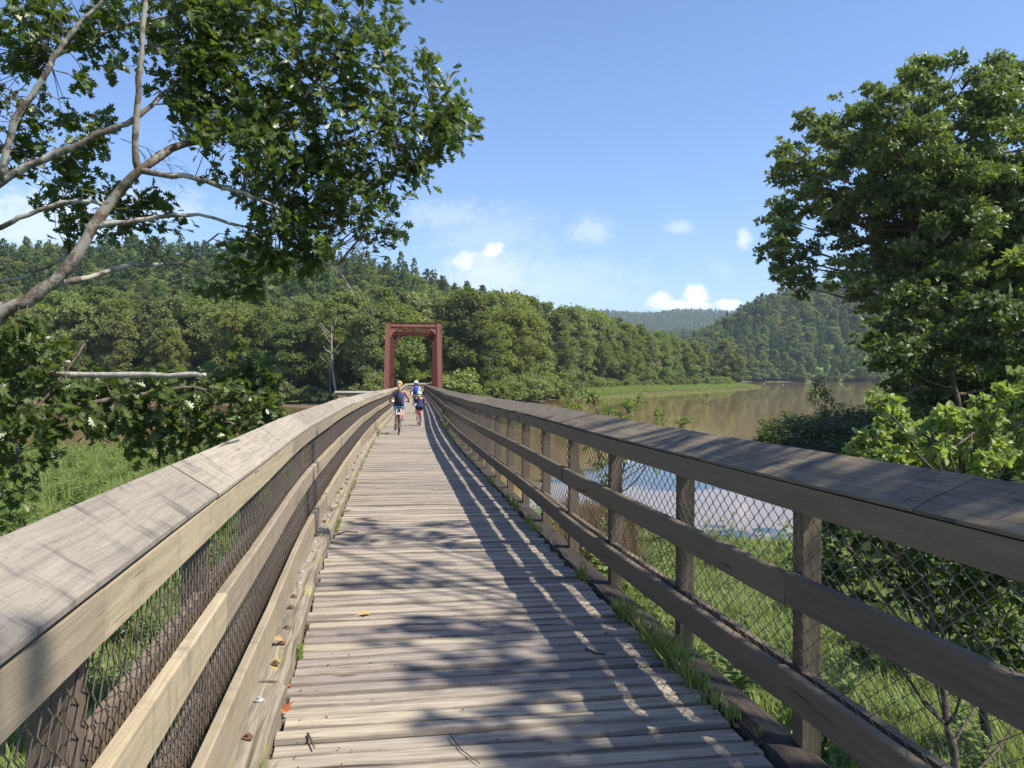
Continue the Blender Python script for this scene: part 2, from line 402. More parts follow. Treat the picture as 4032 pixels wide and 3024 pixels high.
def sdist(poly, X, Y):
    P = np.array(poly, float); Q = np.roll(P, -1, 0)
    d = np.full(X.shape, 1e18); ins = np.zeros(X.shape, bool)
    for (x0, y0), (x1, y1) in zip(P, Q):
        ex, ey = x1-x0, y1-y0; t = np.clip(((X-x0)*ex+(Y-y0)*ey)/(ex*ex+ey*ey), 0, 1)
        d = np.minimum(d, (X-x0-t*ex)**2+(Y-y0-t*ey)**2)
        c = (y0 > Y) != (y1 > Y)
        with np.errstate(divide='ignore', invalid='ignore'):
            ins ^= c & (X < (x1-x0)*(Y-y0)/(y1-y0)+x0)
    d = np.sqrt(d); return np.where(ins, d, -d)
def vnoise(X, Y, s, seed=0.0):
    return (np.sin(X/s*1.7+seed)*np.cos(Y/s*1.3+seed*2.1)+0.6*np.sin((X+Y)/s*2.9+seed*3)+0.4*np.cos((X-1.7*Y)/s*4.7+seed))/2
TL = ([-.9, -.62, -.5, -.4, -.28, -.17, -.115, -.06, 0, .03, .1, .2, .3, 1], [.158, .160, .158, .160, .153, .141, .128, .108, .083, .068, .045, .02, 0, 0])
TR = ([-.3, .08, .18, .22, .276, .31, .36, .45, .62, .9], [0, .0, .030, .050, .083, .100, .115, .125, .13, .13])
TM = ([-.6, -.1, .06, .11, .14, .17, .20, .23, .27, .30, .36, .6, .9], [.03, .05, .072, .0800, .0775, .0768, .0810, .0812, .0785, .0745, .07, .06, .05])
TI = ([-.6, .0, .11, .15, .20, .24, .5], [.02, .03, .050, .056, .058, .060, .06])
def ground(X, Y):
    X = np.asarray(X, float); Y = np.asarray(Y, float)
    X, Y = np.broadcast_arrays(X, Y)
    r = np.where(Y > 50, X/np.maximum(Y, 50), 0)
    a = sdist(NEAR, X, Y); b = sdist(FAR, X, Y); c = sdist(BEYOND, X, Y); i = sdist(ISLE, X, Y)
    z = WATER + np.clip(a*0.22, -2.5, 0.85 + 0.12*vnoise(X, Y, 3.1))
    z = np.where(a > 0, z + np.clip((12-np.hypot(X+0, Y-4))*0.05, 0, 0.4), z)
    zb = WATER + np.clip(b*0.12, -2.5, 1.4 + 0.2*vnoise(X, Y, 14))
    t = np.clip((Y - 205 + 0.12*X*0)/(400-205), 0, 1)
    hl = np.interp(r, *TL)*400 + 1.6 - 19
    fall = np.clip(1-(Y-400)/500, 0, 1)
    zb = np.where(b > 8, np.maximum(zb, WATER + 1.2 + np.maximum(hl+3, 0)*(t**1.15)*fall*np.clip((b-8)/25, 0, 1)), zb)
    zi = WATER + np.clip(i*0.15, -2.5, 0.5)
    zc = WATER + np.clip(c*0.12, -2.5, 0.8)
    hr = np.maximum(np.interp(r, *TR)*850 + 1.6 - 19 + 3, 0); tr = np.clip((Y-680)/170, 0, 1)
    zc = np.where(c > 4, np.maximum(zc, WATER + .7 + hr*tr**0.9*np.clip(1-(Y-900)/400, 0, 1)), zc)
    hi = np.maximum(np.interp(r, *TI)*1500 + 1.6 - 18, 0)*np.clip(1-np.abs(Y-1500)/420, 0, 1)
    hm = np.maximum(np.interp(r, *TM)*3000 + 1.6 - 18, 0)*np.clip(1-np.abs(Y-3000)/1100, 0, 1)**0.8
    zc = np.where(c > 4, np.maximum(zc, np.maximum(hi, hm) + WATER), zc)
    return np.maximum(np.maximum(z, zb), np.maximum(zc, zi))
def gz(x, y): return float(ground(np.array([x]), np.array([y]))[0])
def build_ground():
    def lines(a, b, fine, n1, n2):
        core = np.arange(-fine, fine+.01, 1.0)
        lo = -fine - (np.geomspace(1, 1-a-fine, n1)-1)[1:][::-1]; hi = fine + (np.geomspace(1, 1+b-fine, n2)-1)[1:]
        return np.concatenate([lo, core, hi])
    xs = lines(-3800, 3800, 45, 110, 110)
    ys = np.concatenate([-(np.geomspace(1, 151, 30)-1)[1:][::-1], np.arange(0, 110, 1.0), 110+(np.geomspace(1, 4301, 150)-1)])
    X, Y = np.meshgrid(xs, ys); Z = ground(X, Y)
    nx, ny = len(xs), len(ys)
    V = np.stack([X.ravel(), Y.ravel(), Z.ravel()], 1)
    i = np.arange(nx-1)[None, :] + nx*np.arange(ny-1)[:, None]; i = i.ravel()
    F = np.stack([i, i+1, i+1+nx, i+nx], 1)
    m, nt, bs, out = new_mat('meadow_ground'); g = G(nt)
    pos = g.n('ShaderNodeNewGeometry').outputs['Position']
    z = g.n('ShaderNodeSeparateXYZ', Vector=pos).outputs[2]
    a = g.noise(pos, 0.35, 6, 0.65); b = g.noise(pos, 2.5, 5, 0.65); c = g.noise(pos, 0.06, 3)
    col = g.ramp(b, [(0.3, (0.065, 0.11, 0.024)), (0.55, (0.12, 0.185, 0.045)), (0.75, (0.19, 0.225, 0.085))])
    col = g.mix(g.step(a, 0.52, 0.68, 0, 0.7), col, (0.15, 0.13, 0.06))
    mud = g.mix(b, (0.085, 0.062, 0.038), (0.16, 0.12, 0.075))
    zz = g.math('ADD', z, g.math('MULTIPLY', g.math('SUBTRACT', a, 0.5), 0.35))
    col = g.mix(g.step(zz, WATER+0.50, WATER+0.22), col, mud)
    g.L(col, bs.inputs['Base Color']); bs.inputs['Roughness'].default_value = 0.95; bs.inputs['Specular IOR Level'].default_value = 0.15
    g.L(g.bump(b, 0.6, 0.15), bs.inputs['Normal'])
    tag(link('ground', fast_mesh('ground', V, F, m, True)), kind='structure', label='grassy river banks and wooded hills around the bridge', cat='ground')
    # water
    m, nt, bs, out = new_mat('river_water'); g = G(nt)
    pos = g.n('ShaderNodeNewGeometry').outputs['Position']
    n1 = g.noise(g.vec(pos, (0.9, 0.35, 1)), 1.0, 4, 0.6); n2 = g.noise(g.vec(pos, (0.05, 0.03, 1)), 1.0, 3)
    g.L(g.mix(n2, (0.215, 0.145, 0.070), (0.25, 0.172, 0.088)), bs.inputs['Base Color'])
    bs.inputs['Roughness'].default_value = 0.04; bs.inputs['IOR'].default_value = 1.33; bs.inputs['Specular IOR Level'].default_value = 0.5
    g.L(g.bump(n1, 0.03, 0.04), bs.inputs['Normal'])
    b = MB(); b.face([(-3700, -30, WATER), (3700, -30, WATER), (3700, 2600, WATER), (-3700, 2600, WATER)])
    tag(b.build('water', m), kind='structure', label='calm brown muddy river between wooded banks', cat='water')
build_ground()

# ------------------------------------------------------------------ boardwalk deck
def build_deck():
    root = thing('boardwalk_deck', 'weathered plank boardwalk of the trestle running ahead between two railings', 'boardwalk', (cF(0), 0, 0))
    bpy.context.view_layer.update()
    inv = root.matrix_basis.inverted()
    def plank(mb, w, rs, M=None, n=8):
        r = random.Random(rs); x0, x1 = -1.035-r.uniform(-.012, .022), 1.035+r.uniform(-.015, .03)
        t = .045; b = .009; ph = r.uniform(0, 9); cup = r.uniform(-.003, .004); rings = []
        for i in range(n+1):
            x = x0+(x1-x0)*i/n; dz = .0045*math.sin(ph+x*2.3)+r.uniform(-.0016, .0016); dy = .003*math.sin(ph*2+x*1.7)
            h = w/2 + r.uniform(-.002, .002)
            pr = [(-h, -t), (-h, -b*1.2), (-h+b, 0), (-h*.3, cup), (h*.3, cup), (h-b, 0), (h, -b*1.2), (h, -t)]
            rings.append([(x, y+dy, z+dz) for y, z in pr])
        if M is not None: rings = [[M @ Vector(p) for p in rg] for rg in rings]
        mb.loft(rings, us=[(x1-x0)*i/n for i in range(n+1)])
    protos = []
    for k in range(14):
        mb = MB(); plank(mb, .1335+rnd.uniform(-.004, .004), k); protos.append(mb.mesh('plank', M_PLANK))
    s = s_of_y(-1.5); far = MB(); n = 0
    while s < S_END:
        p, t, nv = frame(s)
        rz = math.atan2(nv.y, nv.x) + rnd.uniform(-.006, .006); dz = rnd.uniform(-.004, .004)
        M = Matrix.Translation(p+Vector((0, 0, dz))) @ Matrix.Rotation(rz, 4, 'Z')
        if s > s_of_y(1.0) and n < 298:
            o = link('plank', rnd.choice(protos), root); n += 1
            o.matrix_local = inv @ M @ Matrix.Rotation(math.pi*rnd.choice((0, 1)), 4, 'Z')
        else: plank(far, .132, rnd.randrange(9999), inv @ M, 3)
        s += .1405
    tag(far.build('planking', M_PLANK, root), kind='stuff')
    # stringers under the planks
    for u in (-.95, -.35, .35, .95):
        mb = MB(); ss = np.arange(s_of_y(-1.8), S_END, 4.0)
        mb.loft([[inv @ at(float(s), u+du, v) for du, v in ((-.1, -.40), (.1, -.40), (.1, -.055), (-.1, -.055))] for s in ss]); mb.build('stringer', M_PILE, root)
    # guard timbers
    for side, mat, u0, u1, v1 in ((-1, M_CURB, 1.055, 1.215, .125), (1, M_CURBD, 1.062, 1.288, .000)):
        s = s_of_y(-1.5); k = 0
        while s < S_END:
            L = 4*BAY if side < 0 else rnd.uniform(2.6, 5.2)
            e = min(s+L-.012, S_END); mb = MB(); rings = []; r = random.Random(k*3+side)
            m = max(2, int((e-s)/(.18 if s < 30 else .8))); jag = .010 if side < 0 else .022
            for i in range(m+1):
                q = s+(e-s)*i/m; j = lambda a=1.0: r.uniform(-jag, jag)*a
                pr = [(u0+j(), -.05), (u0+j(), v1-.03+j()), (u0+.03, v1+j(.5)), (u0+.055, v1-(.012 if r.random() < .5 else 0)+j(.3)), (u0+.09, v1+j(.5)), (u1-.03, v1+j(.4)), (u1, v1-.02), (u1, -.05)]
                rings.append([inv @ at(q, side*u, v) for u, v in (pr if side > 0 else pr[::-1])])
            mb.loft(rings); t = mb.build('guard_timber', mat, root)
            if side < 0 and s < 30:
                for i in range(int((e-s)/.36)):
                    q = s+.2+i*.36+rnd.uniform(-.06, .06); rusty = rnd.random() < .5
                    c = inv @ at(q, -1.135+rnd.uniform(-.022, .022), v1+.002); mb = MB()
                    mb.tube([c, c+Vector((0, 0, .005))], .023, 12); mb.tube([c+Vector((0, 0, .005)), c+Vector((0, 0, .018))], .012, 6)
                    tag(mb.build('bolt', M_RUST if rusty else M_ZINC, t), label='rusty bolt' if rusty else None)
            s += L; k += 1
    # bents of round piles under the deck
    s = s_of_y(1.0)
    while s < s_of_y(76):
        p = at(s, 0, 0); mb = MB(); mb.beam(inv @ at(s, -1.6, -.56), inv @ at(s, 1.6, -.56), .3, .3); mb.build('pile_cap', M_PILE, root)
        for u in (-1.35, -.5, .5, 1.35):
            a = at(s, u, -.71); b = at(s, u*1.28, 0); b.z = gz(b.x, b.y)-1.0
            mb = MB(); mb.tube([inv @ a, inv @ b], [.15, .17], 9); mb.build('pile', M_PILE, root)
        s += 3*BAY
    return root
deck = build_deck()

# ------------------------------------------------------------------ railings
def wire_panel():
    L = BAY; w = .050; h = .074; r = .0029; mb = MB(); n = int(L/w)
    for i in range(n):
        for z0 in (0,):
            pts = []; k = 0; z = .20
            while z < 1.16:
                sx = (i+.5)*w + (w*.5 if (k+i) % 2 else -w*.5); pts.append((sx, .004*(1 if (k+i) % 2 else -1), z)); z += h/2*1.0; k += 1
            mb.tube(pts, r, 3, False)
    return mb.mesh('wire_mesh', M_WIRE, True)
WIRE = wire_panel()
def build_railing(side, label, uc, mats):
    m_cap, m_rail, m_low = mats
    root = thing('timber_railing', label, 'railing', at(S0, side*1.2, 0))
    bpy.context.view_layer.update(); inv = root.matrix_basis.inverted()
    K = .987; SH = .034 if side < 0 else 0.0; VI = -.012 if side < 0 else 0.0   # the left rail stands a little farther out
    def board(name, prof, offs, mat, bays=3, jit=.006, first=-3):
        k = first
        while S0+k*BAY < S_END-1:
            a, e = S0+k*BAY+offs, min(S0+(k+bays)*BAY+offs, S_END)
            mb = MB(); r = random.Random(k*7+len(name)+side*100+int(prof[0][1]*100)); m = bays*2 if k < 22 else bays
            dz, du, tw = r.uniform(-jit, jit), r.uniform(-jit, jit)*.6, r.uniform(-1, 1)*jit
            rings = []; bow = r.uniform(-jit, jit)*1.3
            for i in range(m+1):
                f = i/m; q = a+.003+(e-a-.006)*f
                z = dz + tw*(f-.5) + bow*math.sin(f*math.pi); uu = du + .4*bow*math.cos(f*math.pi*2)
                rings.append([inv @ at(q, side*((u+SH)*K+uu), v+z) for u, v in (prof if side > 0 else prof[::-1])])
            mb.loft(rings, us=[(e-a)*i/m for i in range(m+1)]); mb.build(name, mat, root); k += bays
    # sloped cap, fascia, middle and bottom rails
    board('cap_board', [(1.186, 1.184+VI), (uc, 1.290+VI*.5), (uc+.012, 1.256), (1.26, 1.16), (1.186, 1.171+VI)], BAY*(.92 if side < 0 else .4), m_cap, 3, .005)
    board('top_rail', [(1.190, 1.050+VI), (1.188, 1.164+VI), (1.228, 1.164+VI), (1.228, 1.047+VI)], 0, m_rail, 3, .005)
    for z0, z1, u0, nm, of in ((.622, .766, 1.180, 'middle_rail', BAY*(1 if side < 0 else 1)), (.205, .352, 1.152, 'bottom_rail', BAY*(2 if side < 0 else 1))):
        if side < 0 and z0 < .3: z0 = .165
        board(nm, [(u0, z0), (u0-.003, z1-.006), (u0+.005, z1), (u0+.036, z1), (u0+.04, z1-.005), (u0+.04, z0)], of, m_low if side > 0 or z0 > .5 else m_rail, 3, .008)
    pm = MB(); pm.loft([[(x*.045+.0*z, y*.045, z) for x, y in ((-1, -.93), (-.93, -1), (.93, -1), (1, -.93), (1, .93), (.93, 1), (-.93, 1), (-1, .93))] for z in (-.55, .0, .5, 1.145)])
    post = pm.mesh('post', M_POST)
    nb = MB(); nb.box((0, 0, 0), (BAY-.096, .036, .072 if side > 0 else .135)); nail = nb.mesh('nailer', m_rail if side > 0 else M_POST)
    k = -3
    while S0+k*BAY < S_END-1:
        s = S0+k*BAY; p = at(s, side*(1.292+SH)*K, 0); h = heading(s)
        o = link('post', post, root); o.matrix_local = inv @ Matrix.Translation(p) @ Matrix.Rotation(h+rnd.uniform(-.02, .02), 4, 'Z') @ Matrix.Rotation(rnd.uniform(-.006, .006), 4, 'Y')
        q = at(s+BAY, side*(1.292+SH)*K, 0); d = (q-p).normalized()
        yv = Vector((-d.y, d.x, 0)).normalized(); zv = d.cross(yv)
        R = Matrix((d, yv, zv)).transposed().to_4x4()
        wp = at(s, side*(1.236+SH)*K, 0)
        o = link('wire_mesh', WIRE, root); o.matrix_local = inv @ Matrix.Translation(wp) @ R
        for z in (.655, .262):
            o = link('nailer', nail, root); a = at(s, side*((1.252+SH)*K+.018), z)
            o.matrix_local = inv @ Matrix.Translation(a) @ R @ Matrix.Translation((.048, -.018, 0))
        k += 1
    return root
build_railing(-1, 'sunlit timber railing with wire mesh and sloped cap along the left of the boardwalk', 1.360, (M_CAP, M_RAIL, M_RAIL))
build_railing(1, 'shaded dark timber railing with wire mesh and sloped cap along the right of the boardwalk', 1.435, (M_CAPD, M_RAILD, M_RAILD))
# overlook platform railing that sticks out left in front of the truss
def build_overlook():
    a, b = px(727, 850, 47), px(838, 843, 47); z = a.z+.10
    root = thing('overlook_railing', 'grey timber railing of the overlook platform left of the truss', 'railing', (a.x, a.y, z-1.25))
    W = b.x-a.x
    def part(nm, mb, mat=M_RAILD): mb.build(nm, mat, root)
    mb = MB(); mb.loft([[(x, y, v) for y, v in ((-.12, 1.21), (.14, 1.29), (.15, 1.25), (-.12, 1.18))] for x in (-.1, W*.5, W)]); part('cap_board', mb, M_CAP)
    for z0, z1 in ((1.03, 1.17), (.6, .74), (.2, .35)):
        mb = MB(); mb.box((-.02, -.10, z0), (W, -.06, z1)); part('rail', mb)
    for x in (0.02, W*.5, W-.05):
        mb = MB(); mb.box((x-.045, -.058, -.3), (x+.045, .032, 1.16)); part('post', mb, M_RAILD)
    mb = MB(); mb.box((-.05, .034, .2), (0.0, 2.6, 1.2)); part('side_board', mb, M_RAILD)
    mb = MB(); mb.box((-.1, -.2, -.36), (W, 2.7, -.302)); part('platform', mb, M_PLANK)
    for x in (.3, W*.6):
        for y in (.2, 2.4):
            mb = MB(); mb.tube([(x, y, -.36), (x, y, -5.5)], .14, 8); part('pile', mb, M_PILE)
build_overlook()

# ------------------------------------------------------------------ truss span
def build_truss():
    s0 = s_of_y(78.0); p, t, n = frame(s0); p = p-n*.27
    root = thing('truss_bridge', 'rust red riveted steel truss span with arched portal across the boardwalk', 'truss bridge', p, heading(s0+14))
    HW = 2.56; TOP = 7.62; BOT = -1.1; XS = [0, 6, 12, 18, 24, 30]; leg = .48
    def part(nm, mb, mat=M_STEEL): return mb.build(nm, mat, root)
    def girder(mb, a, b, w=leg, d=.42):   # box section with proud flange angles
        mb.beam(a, b, w*.9, d*.86); a, b = Vector(a), Vector(b); dr = (b-a).normalized(); r = Vector((1, 0, 0)); u = r.cross(dr)
        for sx in (-1, 1):
            for sy in (-1, 1):
                o = r*(sx*(w/2-.035)) + u*(sy*(d/2-.012)); mb.beam(a+o, b+o, .07, .03, up=u)
    for sx in (-1, 1):
        x = sx*HW
        mb = MB(); girder(mb, (x, 0, BOT), (x, 6, TOP-.21)); part('end_post', mb)
        mb = MB(); girder(mb, (x, 30, BOT), (x, 24, TOP-.21)); part('end_post', mb)
        mb = MB(); girder(mb, (x, 5.8, TOP-.22), (x, 24.2, TOP-.22), leg, .40); part('top_chord', mb)
        mb = MB(); mb.beam((x, -.5, BOT), (x, 30.5, BOT), .36, .46); part('bottom_chord', mb)
        for y in (6, 12, 18, 24):
            mb = MB()
            for q in (-1, 1): mb.beam((x+q*.13, y, BOT+.2), (x+q*.13, y, TOP-.44), .05, .26, up=(1, 0, 0))
            z = BOT+.4
            while z < TOP-.8:
                mb.beam((x-.13, y-.13, z), (x+.13, y-.13, z+.3), .05, .012, up=(0, 1, 0)); mb.beam((x+.13, y-.13, z+.3), (x-.13, y-.13, z+.6), .05, .012, up=(0, 1, 0)); z += .6
            part('vertical_post', mb)
        for a, b in (((12, BOT), (6, TOP)), ((18, BOT), (12, TOP)), ((12, BOT), (18, TOP)), ((18, BOT), (24, TOP))):
            mb = MB()
            for q in (-.1, .1): mb.beam((x+q, a[0], a[1]+.2), (x+q, b[0], b[1]-.35), .04, .13)
            part('diagonal_bar', mb)
        mb = MB(); mb.beam((x, 5.4, -.4), (x, 24.6, -.4), .14, .5); part('side_girder', mb)
    # portal: deep plate strut, top flange, stiffeners and arched knee plates
    def portal(y0, far=False):
        dy = (1 if not far else -1)
        def on(z): return y0 + dy*(z-(TOP-.21))*6/(TOP-.21-BOT)
        X = HW-leg/2+.02; mb = MB(); z1, z0 = TOP-.06, TOP-.58
        mb.beam((-X, on(TOP-.3), TOP-.30), (X, on(TOP-.3), TOP-.30), .10, .48, up=(0, dy*.55, .83)); part('portal_strut', mb)
        mb = MB(); mb.beam((-HW-leg/2, on(TOP)-.02, TOP+.02), (HW+leg/2, on(TOP)-.02, TOP+.02), .5, .035); part('top_flange', mb)
        mb = MB(); mb.beam((-X, on(TOP-.56)-.05, TOP-.56), (X, on(TOP-.56)-.05, TOP-.56), .16, .03); part('bottom_flange', mb)
        for xx in (-X+.06, -1.13, 1.13, X-.06):
            mb = MB(); mb.beam((xx, on(TOP-.06)-.09*dy, TOP-.05), (xx, on(TOP-.56)-.09*dy, TOP-.55), .05, .05); part('stiffener', mb)
        for sx in (-1, 1):
            mb = MB(); R = 1.38; fr = []; bk = []
            arc = [(X-R*(1-math.sin(a)) - 0, z0-R*(1-math.cos(a))*1.0) for a in [i*math.pi/2/10 for i in range(11)]]
            # quarter arc from (X-R, z0) to (X, z0-R)
            arc = [(X-R+R*math.sin(a), z0-R+R*math.cos(a)) for a in [i*math.pi/2/10 for i in range(11)]]
            for th in (-.03, .03):
                pts = [Vector((sx*a, on(z)+th, z)) for a, z in arc]; cor = Vector((sx*X, on(z0)+th, z0))
                for i in range(10):
                    tri = [cor, pts[i], pts[i+1]]; mb.face(tri if (sx > 0) == (th > 0) else tri[::-1])
            part('knee_plate', mb)
            mb = MB(); mb.loft([[Vector((sx*a, on(z)+d, z+e)) for d, e in ((-.09, -.015), (.09, -.015), (.09, .015), (-.09, .015))] for a, z in arc]); part('knee_flange', mb)
    portal(5.95); portal(24.05, True)
    # overhead sway struts with lacing, knee braces
    for y in (12, 18):
        mb = MB(); X = HW-.2; dp = .62 if y in (12, 18) else .34
        for z in (TOP-.08, TOP-.08-dp):
            for q in (-.1, .1): mb.beam((-X, y+q, z), (X, y+q, z), .035, .10)
        x = -X; k = 0
        while x < X-.2:
            za, zb = (TOP-.08, TOP-.08-dp) if k % 2 else (TOP-.08-dp, TOP-.08)
            mb.beam((x, y-.12, za), (x+.33, y-.12, zb), .05, .012, up=(0, 1, 0)); x += .33; k += 1
        part('sway_strut', mb)
        if y in (12, 18):
            for sx in (-1, 1):
                mb = MB(); mb.beam((sx*(HW-.2), y, TOP-2.2), (sx*(HW-1.35), y, TOP-.75), .07, .12); part('knee_brace', mb)
    for a, b in ((6, 12), (12, 18), (18, 24)):
        for q in (-1, 1):
            mb = MB(); mb.beam((-q*(HW-.2), a, TOP-.18-.05*q), (q*(HW-.2), b, TOP-.18-.05*q), .1, .05); part('lateral_brace', mb)
    # stone piers under both ends
    mst = plain('pier_stone', (0.30, 0.28, 0.25), 0.9, 0, 0.3, 1.2, 0.5)
    for y in (-.2, 30.4):
        mb = MB(); mb.loft([[(x*(3.3+k), y+w*(.8+k*.5), z) for x, w in ((-1, -1), (1, -1), (1, 1), (-1, 1))] for z, k in ((-6.5, .5), (-1.6, .05), (-1.55, .25), (-1.3, .25))]); part('pier', mb, mst)
build_truss()
def build_girders():
    for sx, lab in ((-1, 'rusty brown plate girder beside the boardwalk on the left beyond the truss'), (1, 'dark shaded plate girder beside the boardwalk on the right beyond the truss')):
        s1, s2 = s_of_y(110.5), s_of_y(131); p = at(s1, sx*1.75, 0)
        root = thing('plate_girder', lab, 'girder', p); inv = Matrix.Translation(-p); N = 8; h = .95
        ss = [s1+(s2-s1)*i/N for i in range(N+1)]
        mb = MB(); mb.loft([[inv @ at(s, sx*1.75+d, v) for d, v in ((-.02, -1), (.02, -1), (.02, h), (-.02, h))] for s in ss]); mb.build('web_plate', M_GIRDER, root)
        mb = MB(); mb.loft([[inv @ at(s, sx*1.75+d, v) for d, v in ((-.16, h+.002), (.16, h+.002), (.16, h+.04), (-.16, h+.04))] for s in ss]); mb.build('top_flange', M_GIRDER, root)
        for i in range(13):
            s = s1+.1+(s2-s1-.2)*i/12; mb = MB(); mb.beam(inv @ at(s, sx*1.75-.07*sx, -1), inv @ at(s, sx*1.75-.07*sx, h), .08, .04); mb.build('stiffener', M_GIRDER, root)
build_girders()
#TREES
# ------------------------------------------------------------------ foliage
def unit(v): return v/np.maximum(np.linalg.norm(v, axis=1, keepdims=True), 1e-9)
OAK_LEAF = None
def leaf_shape(kind):
    """outline (x across, y along, z) and faces, length 1"""
    if kind == 'oak':
        h = [(.012, 0), (.03, .16), (.17, .20), (.09, .32), (.30, .36), (.27, .44), (.11, .50), (.37, .60), (.30, .68), (.10, .70), (.24, .84), (.06, .86), (0, 1.0)]
        out = [(x, y) for x, y in h] + [(-x, y) for x, y in h[-2::-1]]
        V = [(0, .5, -.0)] + [(x, y, abs(x)*.28 - .10*(y-.4)**2) for x, y in out]
        n = len(out); F = [(0, 1+i, 1+(i+1) % n) for i in range(n)]
    elif kind == 'broad':
        out = [(0, 0), (.22, .12), (.42, .34), (.30, .66), (0, 1), (-.30, .66), (-.42, .34), (-.22, .12)]
        V = [(0, .5, -.03)] + [(x, y, abs(x)*.22-.12*(y-.4)**2) for x, y in out]; F = [(0, 1+i, 1+(i+1) % 8) for i in range(8)]
    elif kind == 'lance':
        out = [(0, 0), (.17, .3), (.13, .65), (0, 1), (-.13, .65), (-.17, .3)]
        V = [(x, y, abs(x)*.2-.15*y*y) for x, y in out]; F = [(0, 1, 2), (0, 2, 3), (0, 3, 4), (0, 4, 5)]
    elif kind == 'maple':
        out = [(0, 0), (.30, -.05), (.22, .22), (.52, .42), (.24, .52), (0, 1), (-.24, .52), (-.52, .42), (-.22, .22), (-.30, -.05)]
        V = [(0, .35, -.02)] + [(x, y, abs(x)*.18-.1*y*y) for x, y in out]; F = [(0, 1+i, 1+(i+1) % 10) for i in range(10)]
    else:   # clump: bent kite used for far foliage
        V = [(0, 0, 0), (.38, .45, .10), (0, 1, -.08), (-.38, .5, .07)]; F = [(0, 1, 2), (0, 2, 3)]
    return np.array(V, float), np.array(F, int)
def leaves(pos, dirs, nors, sizes, kind):
    V, F = leaf_shape(kind); n = len(pos)
    d = unit(dirs); nn = nors - d*np.sum(d*nors, 1, keepdims=True); nn = unit(nn); w = np.cross(d, nn)
    P = pos[:, None, :] + sizes[:, None, None]*(V[None, :, 0:1]*w[:, None, :] + V[None, :, 1:2]*d[:, None, :] + V[None, :, 2:3]*nn[:, None, :])
    FF = F[None, :, :] + (np.arange(n)*len(V))[:, None, None]
    return P.reshape(-1, 3), FF.reshape(-1, 3)
def rand_dir(n, r): return unit(r.normal(size=(n, 3)))
def lobe_leaves(lobes, per, size, kind, r, up=0.5, shell=0.55, droop=0.15):
    """lobes: (x,y,z,rx,rz); leaves sit in the shell of every lobe, facing out and up"""
    P, D, N, S = [], [], [], []
    for (x, y, z, rx, rz) in lobes:
        n = max(6, int(per*rx*rx)); d = rand_dir(n, r); d[:, 2] = np.where(d[:, 2] < -.35, -d[:, 2]*.6, d[:, 2])
        rad = shell+(1-shell)*r.random((n, 1))**0.6
        bump = 1+0.22*np.sin(d[:, 0:1]*5+x)*np.cos(d[:, 1:2]*4+z)+0.12*r.normal(size=(n, 1))
        p = np.array([x, y, z]) + d*rad*bump*np.array([rx, rx, rz])
        P.append(p); N.append(unit(d*.75+np.array([0, 0, up])+r.normal(size=(n, 3))*.38))
        D.append(unit(d*.7+r.normal(size=(n, 3))*.6-np.array([0, 0, droop]))); S.append(size*(.65+.7*r.random(n)))
    return leaves(np.concatenate(P), np.concatenate(D), np.concatenate(N), np.concatenate(S), kind)
M_BARK = bark_mat('bark_grey', (0.045, 0.036, 0.028), (0.16, 0.135, 0.105))
M_BARKP = bark_mat('bark_pale', (0.22, 0.20, 0.165), (0.45, 0.42, 0.36))
M_BARKO = bark_mat('bark_oak', (0.055, 0.045, 0.037), (0.20, 0.165, 0.13), lichen=(0.36, 0.35, 0.30))
M_LIMB = M_BARKO
M_BOUGH = bark_mat('bark_bough', (0.045, 0.034, 0.026), (0.185, 0.14, 0.105), lichen=(0.26, 0.245, 0.20))
M_TWIG = bark_mat('twig_bark', (0.06, 0.045, 0.035), (0.15, 0.12, 0.095))
M_FAR = leaf_mat('far_leaves', (0.135, 0.166, 0.056), (0.205, 0.240, 0.084), 0.6, 0.43, 0.25, obj_var=0.7)
M_FARY = leaf_mat('far_yellow_leaves', (0.165, 0.185, 0.058), (0.22, 0.24, 0.080), 0.6, 0.25, 0.25, obj_var=0.6)
M_PINE = leaf_mat('pine_needles', (0.090, 0.138, 0.058), (0.150, 0.200, 0.078), 0.65, 0.28, 0.2, obj_var=0.7)
M_BROWN = leaf_mat('browned_leaves', (0.12, 0.075, 0.035), (0.16, 0.115, 0.05), 0.7, 0.2, 0.2)

def tree_crown(seed, H, R, kind='round', per=90, size=.50):
    r = np.random.default_rng(seed); lob = []
    n = {'round': 64, 'tall': 64, 'spread': 70, 'shrub': 16}[kind]
    for i in range(n):
        f = r.random(); a = r.random()*2*math.pi
        if kind == 'tall': z = H*(.12+.82*f); w = R*math.sin(math.pi*min(1, .16+.80*f))**.7
        elif kind == 'spread': z = H*(.24+.70*f); w = R*math.sin(math.pi*min(1, .22+.73*f))**.6
        elif kind == 'shrub': z = H*(.25+.55*f); w = R*math.sin(math.pi*(.3+.6*f))
        else: z = H*(.11+.81*f); w = R*math.sin(math.pi*min(1, .24+.72*f))**.65
        q = w*(.42+.60*r.random()); rr = R*(.13+.17*r.random())*(1 if kind != 'shrub' else 1.6)
        lob.append((q*math.cos(a), q*math.sin(a), z, rr, rr*(.75+.3*r.random())))
    return lobe_leaves(lob, per, size, 'clump', r), lob
